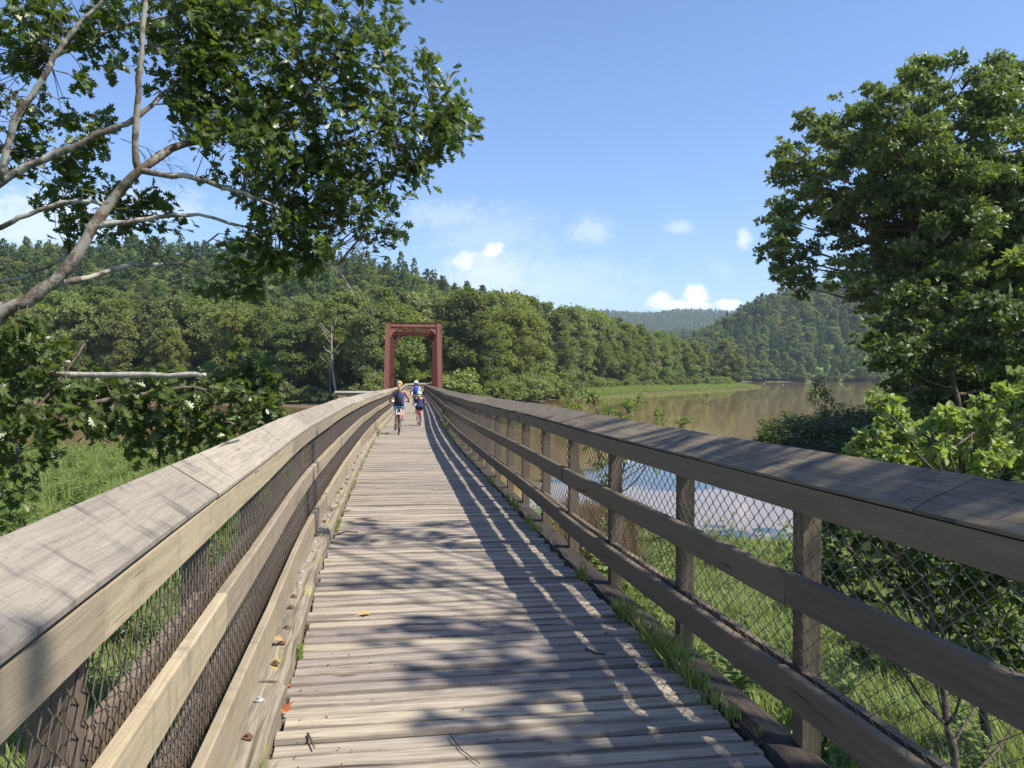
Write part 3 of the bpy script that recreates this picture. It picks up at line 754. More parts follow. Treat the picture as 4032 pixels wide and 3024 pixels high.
def pine_crown(seed, H, R):
    r = np.random.default_rng(seed); P, D, N, S = [], [], [], []
    z = H*.22
    while z < H*.99:
        f = (z-H*.22)/(H*.78); L = R*(1-f)**.75*(.75+.5*r.random())+.25
        for b in range(int(r.integers(4, 7))):
            a = r.random()*2*math.pi; Lb = L*(.6+.55*r.random()); n = int(5+Lb*6)
            t = (.28+.72*r.random(n))[:, None]; dv = np.array([math.cos(a), math.sin(a), .12])
            p = dv*t*Lb + np.array([0, 0, z]) + np.array([0, 0, .16])*(t**2)*Lb + r.normal(size=(n, 3))*np.array([.22, .22, .08])*(.4+Lb*.18)
            P.append(p); D.append(unit(dv+r.normal(size=(n, 3))*.55)); N.append(unit(np.array([0, 0, 1])+r.normal(size=(n, 3))*.35)); S.append((.55+.55*r.random(n)))
        z += .62+.25*r.random()
    P.append(np.array([[0, 0, H*.97], [0.05, 0, H*.99]])); D.append(np.array([[0, 0, 1.], [.1, 0, 1]])); N.append(np.array([[1., 0, 0], [0, 1, 0]])); S.append(np.array([.8, .7]))
    return leaves(np.concatenate(P), np.concatenate(D), np.concatenate(N), np.concatenate(S), 'clump')
def trunk_mesh(seed, H, r0, lob=None, mat=None, top=.8, nl=5):
    r = random.Random(seed); mb = MB(); pts = [Vector((0, 0, -.6))]; 
    for i in range(1, 7): pts.append(Vector((r.uniform(-.25, .25)*i/3, r.uniform(-.25, .25)*i/3, H*top*i/6)))
    mb.tube(pts, [r0*1.25]+[r0*(1-.82*i/6) for i in range(1, 7)], 7)
    if lob:
        for (x, y, z, rx, rz) in r.sample(lob, min(nl, len(lob))):
            f = max(.15, min(.95, (z/H-.18)/top)); i = f*6; a = pts[int(i)].lerp(pts[min(6, int(i)+1)], i-int(i)); b = Vector((x, y, z))
            m = a.lerp(b, .5)+Vector((r.uniform(-.4, .4), r.uniform(-.4, .4), -.3)); mb.tube([a, m, b], [r0*.38, r0*.26, r0*.08], 5)
    return mb.mesh('trunk', mat or M_BARK, True)
VAR = {}
def add_var(key, crown, trunk, H, mat):
    VAR[key] = (fast_mesh('crown', crown[0], crown[1], mat), trunk, H)
for i, (H, R, k, m) in enumerate([(20, 5.2, 'round', M_FAR), (22, 4.6, 'tall', M_FAR), (18, 6.0, 'spread', M_FAR), (21, 5.6, 'round', M_FARY), (17, 4.4, 'round', M_FAR)]):
    cr, lob = tree_crown(40+i, H, R, k); add_var('b%d' % i, cr, trunk_mesh(i, H, .28, lob, M_BARKP if i == 1 else M_BARK, nl=8), H, m)
for i, (H, R) in enumerate([(21, 3.6), (24, 4.2), (18, 3.2)]): add_var('p%d' % i, pine_crown(60+i, H, R), trunk_mesh(20+i, H, .22, None, top=.97), H, M_PINE)
for i, (H, R) in enumerate([(3.6, 2.2), (5.0, 2.6)]):
    cr, lob = tree_crown(80+i, H, R, 'shrub', 150, .42); add_var('s%d' % i, cr, trunk_mesh(30+i, H, .07, lob, nl=6), H, M_FAR)
cr, lob = tree_crown(90, 4, 2.2, 'shrub', 130, .42); add_var('brown', cr, trunk_mesh(33, 4, .07, lob), 4, M_BROWN)
def place(key, name, x, y, h, label, cat, group=None, zoff=0.0, wide=1.0):
    crown, trunk, H = VAR[key]; s = h/H
    o = thing(name, label, cat, (x, y, gz(x, y)+zoff), rnd.uniform(0, 6.28), group); o.scale = (s*wide, s*wide, s)
    link('trunk', trunk, o); c = link('crown', crown, o); return o, c

def jitter_grid(x0, x1, y0, y1, step, r):
    xs = np.arange(x0, x1, step); ys = np.arange(y0, y1, step); X, Y = np.meshgrid(xs, ys)
    return (X+r.uniform(-.42, .42, X.shape)*step).ravel(), (Y+r.uniform(-.42, .42, Y.shape)*step).ravel()
def build_far_woods():
    r = np.random.default_rng(5); first = {}
    X, Y = jitter_grid(-330, 140, 134, 480, 7.6, r)
    d = sdist(FAR, X, Y); dirx = X/Y
    deckd = np.abs(X - np.interp(Y, KN, CC))
    back = np.where(dirx > .02, np.clip((dirx-.02)*150, 0, 22), 1.5)
    keep = (d > 4+back) & (d < 64) & (dirx > -1.25) & ((deckd > 7.5) | (Y > 168)) & (Y < 470)
    X, Y, d, back = X[keep], Y[keep], d[keep], (back*np.ones_like(d))[keep]; order = np.argsort(d - 8*r.random(len(d)))
    n = 0; rest = []
    zones = [(-9, -.36, 'the far bank wood behind the leaning oak', 'broadleaf trees far bank behind the oak'),
             (-.36, -.15, 'the far bank wood left of the truss', 'broadleaf trees left of the truss'),
             (-.15, -.045, 'the wood around the truss portal', 'broadleaf trees behind the truss'),
             (-.045, .10, 'the wood just right of the truss', 'broadleaf trees right of the truss'),
             (.10, 9, 'the row on the grassy spit', 'broadleaf trees on the spit')]
    for i in order:
        x, y = X[i], Y[i]; q = x/y; front = d[i] < 22
        key = rnd.choices(['b0', 'b1', 'b2', 'b3', 'b4'], [3, 2.4, 2, 1.1, 2])[0]
        h = rnd.uniform(17, 23.5)*(0.80 if d[i] < 10 else 1)
        h *= 1.12 if -.02 < q <= .12 else 1
        if q > .12: h *= np.interp(q, [.12, .2, .26, .31], [1.2, 1.0, .86, .8]); key = rnd.choices(['b0', 'b1', 'b3', 'b4'], [2, 1, 2, 2])[0]
        if q > .295 : continue
        if n < 285 and q > -.68:
            for a, b, lab, grp in zones:
                if a <= q < b: break
            look = {'b0': 'round crowned green', 'b1': 'narrow pale barked', 'b2': 'broad spreading', 'b3': 'yellow green', 'b4': 'smaller rounded'}[key]
            lab = '%s tree %s' % (look, ('at the front of ' if d[i]-back[i] < 16 else 'deeper in ')+lab); grp = lab
            o, c = place(key, 'broadleaf_tree', x, y, h, lab, 'tree', grp, wide=rnd.uniform(.85, 1.12)); first.setdefault(key, c); n += 1
        else: rest.append((x, y, h, key))
    return first, rest
first, rest = build_far_woods()
# single trees that stand out
o, c = place('p1', 'pine_tree', -53.5, 398, 26, 'lone tall pine standing above the ridge line right of the oak', 'pine'); first['p1'] = c
o.location.z = px(945, 625, 398).z-8
tp = px(1612, 836, 405)
place('b3', 'riverside_tree', tp.x-3, tp.y+4, 18.5, 'yellow green tree leaning over the water at the tip of the spit', 'tree', zoff=-.6, wide=1.25)
tp = px(1585, 836, 400)
place('b3', 'riverside_tree', tp.x-2, tp.y+8, 23, 'tall yellow green tree just left of the spit tip', 'tree', zoff=-.5)
for x, lab in ((1330, 'brown leaved shrub on the spit below the leftmost spit trees'), (1385, 'largest reddish brown shrub on the grassy spit'), (1425, 'low brown shrub on the spit right of the largest one')):
    p = px(x, 838, 300+(x-1330)*.55); place('brown', 'brown_shrub', p.x, p.y+6, 7.5 if x == 1385 else 5.5, lab, 'shrub')
# under-storey along the far bank, each a shrub
def build_bank_shrubs():
    pts = [(-150, 150), (-90, 160), (-45, 152), (-26, 137), (-6, 140), (3, 160), (9, 190), (16, 218), (33, 254), (60, 296), (93, 354), (112, 396)]
    P = np.array(pts, float); seg = np.linalg.norm(np.diff(P, axis=0), axis=1); S = np.concatenate([[0], np.cumsum(seg)]); k = 0
    s = 2.0
    while s < S[-1]:
        x, y = np.interp(s, S, P[:, 0]), np.interp(s, S, P[:, 1]); x += rnd.uniform(-1.5, 1.5); y += rnd.uniform(2, 7)+(14 if x > 14 else 0)
        deckd = abs(x-np.interp(y, KN, CC))
        if deckd > 5 or y > 160:
            left = x < -15
            hh = rnd.uniform(2.6, 6.5 if x < 14 else 4.2); where = 'at the far water edge left of the truss' if left else ('at the far water edge just right of the truss' if x < 14 else 'along the green spit below its trees')
            lab = '%s leafy shrub %s' % ('tall' if hh > 4.4 else ('low' if hh < 3.4 else 'middling'), where)
            o, c = place(rnd.choice(['s0', 's1', 's1']), 'bank_shrub', x, y, hh, lab, 'shrub', lab, zoff=-.3, wide=rnd.uniform(.9, 1.4))
            first.setdefault('s1', c) if c.data == VAR['s1'][0] else None
        s += rnd.uniform(3.2, 6.0)
build_bank_shrubs()
for x, y, h, lab in ((30, 50, 19, 'nearest unseen tall tree of the right bank behind the sycamore'), (33.5, 58, 19, 'second unseen tall tree along the right bank behind the sycamore'), (37, 67, 19, 'third unseen tall tree along the right bank toward the river'), (27, 44, 17, 'unseen round tree on the right bank close behind the shade tree'), (43, 78, 19, 'farthest unseen tall tree along the right bank by the river')):
    place(rnd.choice(['b0', 'b4']), 'unseen_bank_tree', x, y, h, lab, 'tree', wide=1.3)  # unseen trees, placed so their shadows fall on the weedy bank

def gn_scatter(name, pts, rots, scls, idx, sources, label, cat, mat=None):
    me = bpy.data.meshes.new(name); n = len(pts)
    me.vertices.add(n); me.vertices.foreach_set('co', np.asarray(pts, np.float32).ravel())
    for nm, ty, arr in (('rot', 'FLOAT_VECTOR', rots), ('scl', 'FLOAT_VECTOR', scls)):
        at_ = me.attributes.new(nm, ty, 'POINT'); at_.data.foreach_set('vector', np.asarray(arr, np.float32).ravel())
    ai = me.attributes.new('idx', 'INT', 'POINT'); ai.data.foreach_set('value', np.asarray(idx, np.int32))
    ob = link(name, me); tag(ob, label, cat, kind='stuff')
    ng = bpy.data.node_groups.new(name, 'GeometryNodeTree')
    ng.interface.new_socket('Geometry', in_out='INPUT', socket_type='NodeSocketGeometry'); ng.interface.new_socket('Geometry', in_out='OUTPUT', socket_type='NodeSocketGeometry')
    N = ng.nodes.new; L = ng.links.new
    gi = N('NodeGroupInput'); go = N('NodeGroupOutput'); jn = N('GeometryNodeJoinGeometry')
    def attr(nm, ty):
        a = N('GeometryNodeInputNamedAttribute'); a.data_type = ty; a.inputs['Name'].default_value = nm
        return [s for s in a.outputs if s.enabled][0]
    ra, sa, ia = attr('rot', 'FLOAT_VECTOR'), attr('scl', 'FLOAT_VECTOR'), attr('idx', 'INT')
    er = N('FunctionNodeEulerToRotation'); L(ra, er.inputs[0])
    for k, src in enumerate(sources):
        oi = N('GeometryNodeObjectInfo'); oi.inputs['Object'].default_value = src
        cm = N('FunctionNodeCompare'); cm.data_type = 'INT'; cm.operation = 'EQUAL'
        ins = [s for s in cm.inputs if s.enabled]; L(ia, ins[0]); ins[1].default_value = k
        ip = N('GeometryNodeInstanceOnPoints'); L(gi.outputs[0], ip.inputs['Points']); L(cm.outputs[0], ip.inputs['Selection'])
        L(oi.outputs['Geometry'], ip.inputs['Instance']); L(er.outputs[0], ip.inputs['Rotation']); L(sa, ip.inputs['Scale'])
        L(ip.outputs[0], jn.inputs[0])
    L(jn.outputs[0], go.inputs[0])
    md = ob.modifiers.new('scatter', 'NODES'); md.node_group = ng
    return ob
def src_obj(name, data):
    return bpy.data.objects.new(name, data)      # instance source, not in the scene itself
SRC = {k: src_obj('crown_source', v[0]) for k, v in VAR.items()}
def wood_mass(name, label, X, Y, keys, wts, hr, r, zfun=None):
    n = len(X); ki = r.choice(len(keys), n, p=np.array(wts)/sum(wts)); H = np.array([VAR[k][2] for k in keys])[ki]
    h = r.uniform(*hr, n); s = h/H; z = ground(X, Y)-.5; w = r.uniform(.85, 1.2, n)
    gn_scatter(name, np.stack([X, Y, z], 1), np.stack([r.normal(0, .03, n), r.normal(0, .03, n), r.uniform(0, 6.28, n)], 1), np.stack([s*w, s*w, s], 1), ki, [SRC[k] for k in keys], label, 'wood')
def build_hills():
    r = np.random.default_rng(11); B = ['b0', 'b1', 'b2', 'b3', 'b4', 'p0', 'p1', 'p2']
    X, Y = jitter_grid(-600, 150, 190, 520, 7.4, r); d = sdist(FAR, X, Y); q = X/Y
    keep = (d > 60) & (q > -1.3) & (q < .25)
    X, Y = X[keep], Y[keep]; q = X/Y
    pine = np.clip((Y-230)/110, 0, 1)*np.clip(1.15-np.abs(q+.45)*1.2, .25, 1); isP = r.random(len(X)) < pine*.68
    wood_mass('hillside_broadleaf_wood', 'mixed broadleaf wood covering the lower slope of the left hill', X[~isP], Y[~isP], B[:5], [3, 2, 2, .8, 2], (14, 20), r)
    wood_mass('hillside_pine_wood', 'dark pine wood covering the upper slope and ridge of the left hill', X[isP], Y[isP], B[5:], [2, 1.4, 2], (15, 24), r)
    if rest:
        R = np.array([(a, b) for a, b, _, _ in rest]); wood_mass('riverside_wood', 'broadleaf wood filling the flat ground behind the far bank trees', R[:, 0], R[:, 1], B[:5], [3, 2, 2, 1, 2], (17, 23), r)
    X, Y = jitter_grid(20, 760, 672, 960, 9.2, r); d = sdist(BEYOND, X, Y); q = X/Y; keep = (d > .8) & (q > .09) & (q < .8); X, Y = X[keep], Y[keep]
    wood_mass('right_hill_wood', 'mixed wood on the hill across the river at the right', X, Y, B, [2, 2, 2, .6, 2, 2.2, 2, 2], (14, 23), r)
    t = r.random(420)*6; P = np.array([(30, 701), (120, 677), (260, 670), (400, 665), (550, 655), (700, 641), (860, 655)], float); i = t.astype(int); f = (t-i)[:, None]; Q = P[i]*(1-f)+P[np.minimum(i+1, 6)]*f
    wood_mass('shore_thicket', 'dark thicket hanging over the water below the right hill', Q[:, 0], Q[:, 1]+r.uniform(1.5, 9, len(t)), ['b4', 'b0', 's1'], [2, 1, 3], (5, 11), r)
    X, Y = jitter_grid(60, 420, 1250, 1560, 13, r); q = X/Y; keep = (q > .07) & (q < .3); X, Y = X[keep], Y[keep]
    wood_mass('valley_wood', 'low wooded ridge in the valley in front of the blue mountain', X, Y, B, [2, 2, 2, 1, 2, 1, 1, 1], (14, 22), r)
    X, Y = jitter_grid(150, 1180, 2350, 3060, 17, r); q = X/Y; keep = (q > .075) & (q < .33); X, Y = X[keep], Y[keep]
    wood_mass('mountain_wood', 'forest covering the distant blue mountain', X, Y, B[:5], [2, 2, 2, .5, 2], (15, 22), r)
build_hills()

# ------------------------------------------------------------------ near trees
M_OAKL = leaf_mat('oak_leaves', (0.058, 0.090, 0.024), (0.115, 0.158, 0.042), 0.36, 0.42, 0.5, yellow=(0.16, 0.17, 0.03))
M_SYC = leaf_mat('sycamore_leaves', (0.098, 0.138, 0.042), (0.170, 0.212, 0.072), 0.45, 0.32, 0.4)
M_LIME = leaf_mat('lime_leaves', (0.185, 0.235, 0.070), (0.285, 0.34, 0.125), 0.45, 0.40, 0.4)
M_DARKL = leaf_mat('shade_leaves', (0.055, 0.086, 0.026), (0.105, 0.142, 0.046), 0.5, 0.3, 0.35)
def limb(mb, pts, r0, r1, sides=8, wob=.012):
    """smooth tapering limb through the given points"""
    P = [Vector(p) for p in pts]; out = []
    for i in range(len(P)-1):
        a, b, c, d = P[max(i-1, 0)], P[i], P[i+1], P[min(i+2, len(P)-1)]; n = max(3, int((c-b).length/.22))
        for k in range(n):
            t = k/n; out.append(.5*((2*b)+(c-a)*t+(2*a-5*b+4*c-d)*t*t+(3*b-a-3*c+d)*t**3))
    out.append(P[-1]); m = len(out)-1
    out = [p+Vector((rnd.uniform(-1, 1), rnd.uniform(-1, 1), rnd.uniform(-1, 1)))*wob for p in out]
    mb.tube(out, [(r0+(r1-r0)*(i/m))*(1+.10*math.sin(i*1.9)+rnd.uniform(-.05, .05)) for i in range(m+1)], sides)
    return out
def leaf_objects(root, name, V, F, k, n, mat, nv, nf):
    pass
def build_oak():
    base = Vector((-7.4, 8.3, 0)); base.z = gz(base.x, base.y)
    root = thing('oak_tree', 'oak leaning in from the left with lichen spotted limbs and glossy lobed leaves', 'oak tree', base)
    sk = []                                      # skeleton points for twigs
    def L(pts, r0, r1, nm='limb', mat=M_BARKO, sides=8):
        mb = MB(); w = limb(mb, pts, r0, r1, sides); b = MB(); b.__dict__ = mb.__dict__
        b.v = [tuple(Vector(v)-base) for v in b.v]; b.build(nm, mat, root, True); sk.extend(w); return w
    p = px
    L([base+Vector((0, 0, -.5)), base+Vector((.1, 0, 1.6)), base+Vector((.45, 0.1, 3.0)), p(-40, 725, 8.6), p(60, 650, 8.7), p(140, 585, 8.8), p(200, 490, 8.9), p(250, 420, 9.0), p(300, 370, 9.0), p(370, 320, 9.2), p(440, 300, 9.4)], .112, .042, 'trunk', M_BOUGH, sides=10)
    L([p(440, 300, 9.4), p(500, 282, 9.9), p(600, 240, 10.5), p(700, 190, 10.7), p(800, 140, 10.8)], .042, .012)
    L([p(295, 372, 9.0), p(290, 300, 9.0), p(296, 200, 9.0), p(302, 100, 9.0), p(312, 0, 9.1), p(320, -90, 9.2)], .040, .024, mat=M_BOUGH)
    L([base+Vector((.3, .3, 2.7)), p(-140, 560, 8.9), p(-40, 432, 8.9), p(5, 388, 8.9), p(60, 360, 8.95), p(150, 320, 9.0), p(230, 280, 9.05), p(290, 258, 9.1), p(345, 205, 9.3), p(420, 150, 9.8), p(520, 90, 10.2), p(640, 40, 10.4)], .078, .015)
    L([p(2, 390, 8.9), p(20, 290, 8.85), p(55, 220, 8.85), p(90, 170, 8.85), p(130, 100, 8.9), p(180, 40, 8.95), p(235, -15, 9.0)], .042, .02)
    L([p(105, 130, 9.3), p(170, 95, 9.4), p(250, 60, 9.5), p(330, 40, 9.6), p(420, 22, 9.7)], .024, .01)
    L([base+Vector((.2, .5, 2.5)), p(-120, 590, 9.6), p(0, 490, 9.1), p(60, 465, 9.1), p(130, 440, 9.15), p(200, 437, 9.2), p(262, 455, 9.5), p(330, 480, 9.8)], .055, .014)
    L([p(202, 488, 8.92), p(270, 480, 9.0), p(340, 470, 9.1), p(430, 466, 9.2), p(520, 490, 9.7), p(600, 500, 9.9)], .036, .010)
    L([p(296, 366, 9.0), p(350, 376, 9.0), p(420, 385, 9.05), p(500, 410, 9.15), p(560, 432, 9.3), p(640, 470, 9.9), p(690, 520, 10), p(740, 600, 10.1), p(775, 660, 10.1)], .036, .006)
    L([p(137, 612, 8.8), p(220, 590, 9.1), p(290, 572, 9.3), p(380, 570, 9.5), p(420, 548, 9.6), p(470, 505, 9.8)], .034, .009)
    L([p(380, 570, 9.5), p(450, 592, 9.7), p(510, 640, 9.8)], .014, .006)
    L([p(-30, 612, 9.6), p(40, 602, 9.6), p(100, 577, 9.6), p(150, 545, 9.7)], .03, .010)
    L([p(-30, 668, 9.2), p(60, 640, 9.3), p(135, 615, 9.4)], .05, .012)
    L([p(560, 400, 9.9), p(600, 370, 10), p(660, 330, 10.2), p(760, 300, 10.3), p(860, 260, 10.5), p(930, 230, 10.6)], .03, .007)
    L([p(640, 225, 9.8), p(700, 150, 9.9), p(760, 60, 10), p(800, -30, 10.1)], .03, .01)
    # heavy lower limbs
    L([base+Vector((.2, .4, 2.0)), p(-120, 760, 9.0), p(60, 800, 8.9), p(200, 810, 8.8), p(330, 812, 8.75), p(425, 811, 8.7), p(442, 811, 8.7)], .050, .026, mat=M_BARKP)
    L([base+Vector((.1, .1, 1.9)), p(-60, 935, 8.5), p(20, 905, 8.6), p(80, 880, 8.7), p(150, 790, 9.1), p(190, 735, 9.4)], .040, .012, mat=M_BARK)
    L([p(60, 890, 8.7), p(200, 868, 9), p(330, 850, 9.4), p(420, 835, 9.7), p(500, 862, 9.9), p(560, 850, 10)], .030, .010, mat=M_BARK)
    L([p(330, 850, 9.4), p(400, 900, 9.5), p(470, 930, 9.6)], .018, .006)
    L([p(20, 905, 8.6), p(40, 980, 8.5), p(30, 1060, 8.5), p(20, 1120, 8.5)], .02, .006)
    # leaf sprays
    E = [(640, 130, 250, 175, 125, 9.2, 10.6), (770, 275, 225, 165, 118, 9.4, 10.8), (900, 235, 95, 130, 45, 9.8, 10.8), (560, 40, 320, 95, 85, 9.2, 10.4), (965, 270, 62, 62, 24, 10.2, 10.7),
         (860, 395, 66, 55, 18, 10, 10.6), (845, 505, 22, 36, 8, 10.2, 10.4), (620, 400, 165, 80, 52, 9.5, 10.4), (620, 515, 100, 55, 34, 9.5, 10.3), (690, 470, 130, 60, 26, 9.7, 10.4), (560, 560, 85, 48, 16, 9.5, 10.1),
         (500, 625, 55, 28, 9, 9.7, 10), (560, 200, 200, 150, 48, 9.2, 10.2), (700, 380, 130, 90, 40, 9.6, 10.4), (640, 565, 50, 45, 12, 9.7, 10.1), (480, 60, 160, 80, 40, 9, 10), (430, 130, 125, 120, 48, 9.1, 10), (760, -60, 200, 70, 30, 9.6, 10.4), (300, -50, 340, 60, 40, 9, 10), (390, 215, 60, 50, 10, 9.2, 9.8), (420, 250, 60, 55, 12, 9.3, 9.8),
         (90, 45, 115, 62, 34, 9, 9.8), (55, 128, 55, 34, 12, 9, 9.6), (195, 60, 62, 62, 14, 9.1, 9.7), (175, 145, 28, 45, 5, 9.2, 9.5), (190, 285, 62, 55, 20, 9.2, 9.9), (70, 235, 45, 40, 8, 9.1, 9.6), (70, 290, 40, 35, 5, 9.2, 9.6), (255, 120, 40, 55, 6, 9.2, 9.6),
         (130, 385, 95, 52, 22, 9.2, 9.9), (60, 330, 40, 35, 5, 9.2, 9.6), (200, 440, 95, 55, 20, 9.3, 10), (300, 470, 90, 40, 10, 9.4, 9.9), (360, 450, 80, 40, 12, 9.4, 10), (165, 500, 50, 30, 5, 9.4, 9.8),
         (55, 765, 85, 62, 34, 8.4, 9.4), (110, 850, 130, 78, 60, 8.4, 9.8), (310, 840, 120, 36, 22, 9.2, 9.9), (300, 890, 150, 62, 56, 9, 10), (465, 880, 110, 68, 46, 9.4, 10.3), (545, 815, 52, 72, 22, 9.8, 10.4), (60, 950, 72, 62, 24, 8.2, 9),
         (330, 962, 70, 28, 10, 9.2, 9.7), (430, 940, 60, 30, 8, 9.4, 9.8), (22, 1075, 26, 62, 10, 8.2, 8.7), (560, 870, 45, 70, 18, 9.9, 10.4), (490, 775, 60, 45, 10, 9.8, 10.2), (420, 960, 80, 35, 12, 9.3, 9.8), (470, 290, 60, 50, 18, 8.9, 9.4), (560, 300, 80, 70, 24, 8.9, 9.6), (-60, 900, 90, 170, 40, 8, 9), (30, 715, 40, 25, 8, 8.5, 9.1), (-120, 250, 110, 250, 60, 8.8, 9.8)]
    sky_gap = [(480, 330, 40, 40), (370, 400, 50, 35), (230, 210, 55, 30), (420, 430, 60, 22)]
    r = np.random.default_rng(3); SK = np.array([tuple(s) for s in sk]); twigs = MB(); P, D, N, S = [], [], [], []
    for cx, cy, rx, ry, n, y0, y1 in E:
        for _ in range(n):
            a = r.random()*2*math.pi; q = math.sqrt(r.random()); X, Yp = cx+rx*q*math.cos(a), cy+ry*q*math.sin(a)
            if any(((X-gx)/ga)**2+((Yp-gy)/gb)**2 < 1 for gx, gy, ga, gb in sky_gap): continue
            c = np.array(px(X, Yp, r.uniform(y0, y1)))
            j = int(np.argmin(((SK-c)**2).sum(1)*(1+.4*r.random(len(SK))))); b = SK[j]; dv = c-b; ln = np.linalg.norm(dv)
            if ln > 2.4: b = c-dv/ln*(.5+.4*r.random()); dv = c-b; ln = np.linalg.norm(dv)
            m = (b+c)/2+r.normal(size=3)*.06*ln+np.array([0, 0, .08*ln])
            twigs.tube([Vector(b-np.array(base)), Vector(m-np.array(base)), Vector(c-np.array(base))], [.004+.004*min(ln, 1.5), .005, .0025], 3, False)
            out = dv/max(ln, .05)+np.array([.25, -.1, -.15]); k = int(r.integers(8, 14)); t = r.random(k)**.5
            pos = b+dv*(1-.45*(1-t))[:, None]+r.normal(size=(k, 3))*.05
            dd = unit(out*.7+r.normal(size=(k, 3))*.75+np.array([0, 0, -.28])); nn = unit(r.normal(size=(k, 3))*.55+np.array([.25, -.2, .85]))
            P.append(pos); D.append(dd); N.append(nn); S.append(r.uniform(.095, .18, k))
    P, D, N, S = map(np.concatenate, (P, D, N, S)); P = P-np.array(base)
    twigs.build('twig', M_TWIG, root); root.children[-1]['kind'] = 'stuff'
    near = np.linalg.norm(P+np.array(base)-np.array([0, 0, 1.6]), axis=1)/S; vis = ((P[:, 0]+base.x)/(P[:, 1]+base.y) > -.61) & (np.abs((P[:, 2]+base.z-1.6)/(P[:, 1]+base.y)) < .44)
    order = np.argsort(near+1e6*(~vis)); big, rest_ = order[:296], order[296:]
    V, F = leaves(P[rest_], D[rest_], N[rest_], S[rest_], 'oak'); tag(link('foliage', fast_mesh('foliage', V, F, M_OAKL), root), kind='stuff')
    LV, LF = leaf_shape('oak'); lm = fast_mesh('leaf', LV, LF, M_OAKL)
    for i in big:
        d = Vector(D[i]).normalized(); n = Vector(N[i]); n = (n-d*n.dot(d)).normalized(); w = d.cross(n)
        o = link('leaf', lm, root); o.matrix_local = Matrix.Translation(P[i]) @ Matrix((w, d, n)).transposed().to_4x4() @ Matrix.Scale(S[i], 4)
    # bare twigs hanging under the crown
    b = MB(); r2 = random.Random(5)
    def tw(a, d, ln, rad, lv):
        pts = [a]; dv = d.normalized()
        for i in range(4): dv = (dv+Vector((r2.uniform(-.3, .3), r2.uniform(-.3, .3), r2.uniform(-.3, .25)))).normalized(); pts.append(pts[-1]+dv*ln/4)
        b.tube([q-base for q in pts], [rad*(1-.18*i) for i in range(5)], 3, False)
        if lv:
            for q in pts[1:]:
                for _ in range(2): tw(q, dv+Vector((r2.uniform(-.9, .9), r2.uniform(-.9, .9), r2.uniform(-.8, .8))), ln*r2.uniform(.35, .6), rad*.6, lv-1)
    for a, c, ln in (((640, 470), (760, 505), .9), ((690, 520), (730, 540), .7), ((250, 430), (330, 500), .6), ((260, 300), (330, 330), .6), ((300, 520), (360, 550), .6), ((740, 600), (775, 640), .45), ((480, 900), (520, 940), .4), ((640, 470), (740, 470), .7)):
        A = px(*a, 10); tw(A, px(*c, 10)-A, ln, .006, 2)
    tag(b.build('bare_twig', M_TWIG, root), kind='stuff')
build_oak()

def lobed_tree(name, label, cat, base, lobes, per, size, kind, mat, trunk_r, bark, twig=True, seed=1, group=None, drop=0, split=7):
    """lobes given as (px x, px y, px radius, depth)"""
    base = Vector(base); root = thing(name, label, cat, base, group=group); W = []
    r = np.random.default_rng(seed)
    for cx, cy, cr, Y in lobes:
        c = px(cx, cy, Y)-base; R = cr*1.82278/FPX*Y; W.append((c.x, c.y, c.z, R, R*.92))
    W0 = W; W2 = []
    for x, y, z, R, _ in W:
        for k in range(split if split else 0):
            d = rand_dir(1, r)[0]*R*(.35+.75*r.random()); q = R*(.20+.24*r.random()); W2.append((x+d[0], y+d[1], z+d[2]*.95, q, q*(.55+.3*r.random())))
    if split: W = W2
    V, F = lobe_leaves(W, per, size, kind, r, shell=.25); W = W0
    tag(link('crown', fast_mesh('crown', V, F, mat), root), kind='stuff' if name == 'foreground_shrub' else None)
    mb = MB(); top = max(w[2] for w in W); cen = Vector((sum(w[0] for w in W)/len(W), sum(w[1] for w in W)/len(W), top*.8))
    ax = limb(mb, [(0, 0, -.4), tuple(cen*.25+Vector((0, 0, top*.08))), tuple(cen*.6), tuple(cen)], trunk_r, trunk_r*.3, 8, .03); mb.build('trunk', bark, root, True)
    mb = MB(); axv = [Vector(a) for a in ax]
    for w in W:
        b = Vector(w[:3]); a = min(axv, key=lambda q: (q-b).length+max(0, q.z-b.z+1)*1.5); m = a.lerp(b, .5)+Vector((0, 0, -.06*(b-a).length))
        limb(mb, [a, m, b], max(.02, trunk_r*.36*min(1, w[3]/1.5)), .012, 5, .02)
        for k in range(5):
            d = Vector(rand_dir(1, r)[0])*w[3]*.9; d.z = abs(d.z)*.6; mb.tube([b-(b-a)*.15, b+d*.5+Vector((0, 0, .03)), b+d], [.018*max(.5, trunk_r*4), .012, .005], 4, False)
    mb.build('branch', bark, root, True)
    return root
R_ = random.Random(21)
big = [(1700, 335, 42), (1765, 300, 62), (1740, 395, 66), (1690, 440, 34), (1680, 515, 52), (1672, 560, 34), (1715, 560, 50), (1725, 615, 42), (1700, 480, 40), (1835, 268, 62), (1900, 225, 66), (1965, 185, 56), (2010, 160, 50), (2095, 172, 62), (2190, 165, 56), (2180, 260, 105), (2060, 280, 105), (1950, 325, 100), (1850, 385, 82), (1800, 470, 56), (1870, 500, 80), (1960, 455, 105), (2085, 420, 115), (2190, 420, 105), (1900, 600, 78), (1835, 600, 44), (2000, 600, 105), (2130, 590, 115), (2220, 640, 100), (2300, 300, 140), (2320, 500, 140), (1640+40, 590, 22), (2070, 130, 22), (1990, 140, 20), (2150, 135, 22)]
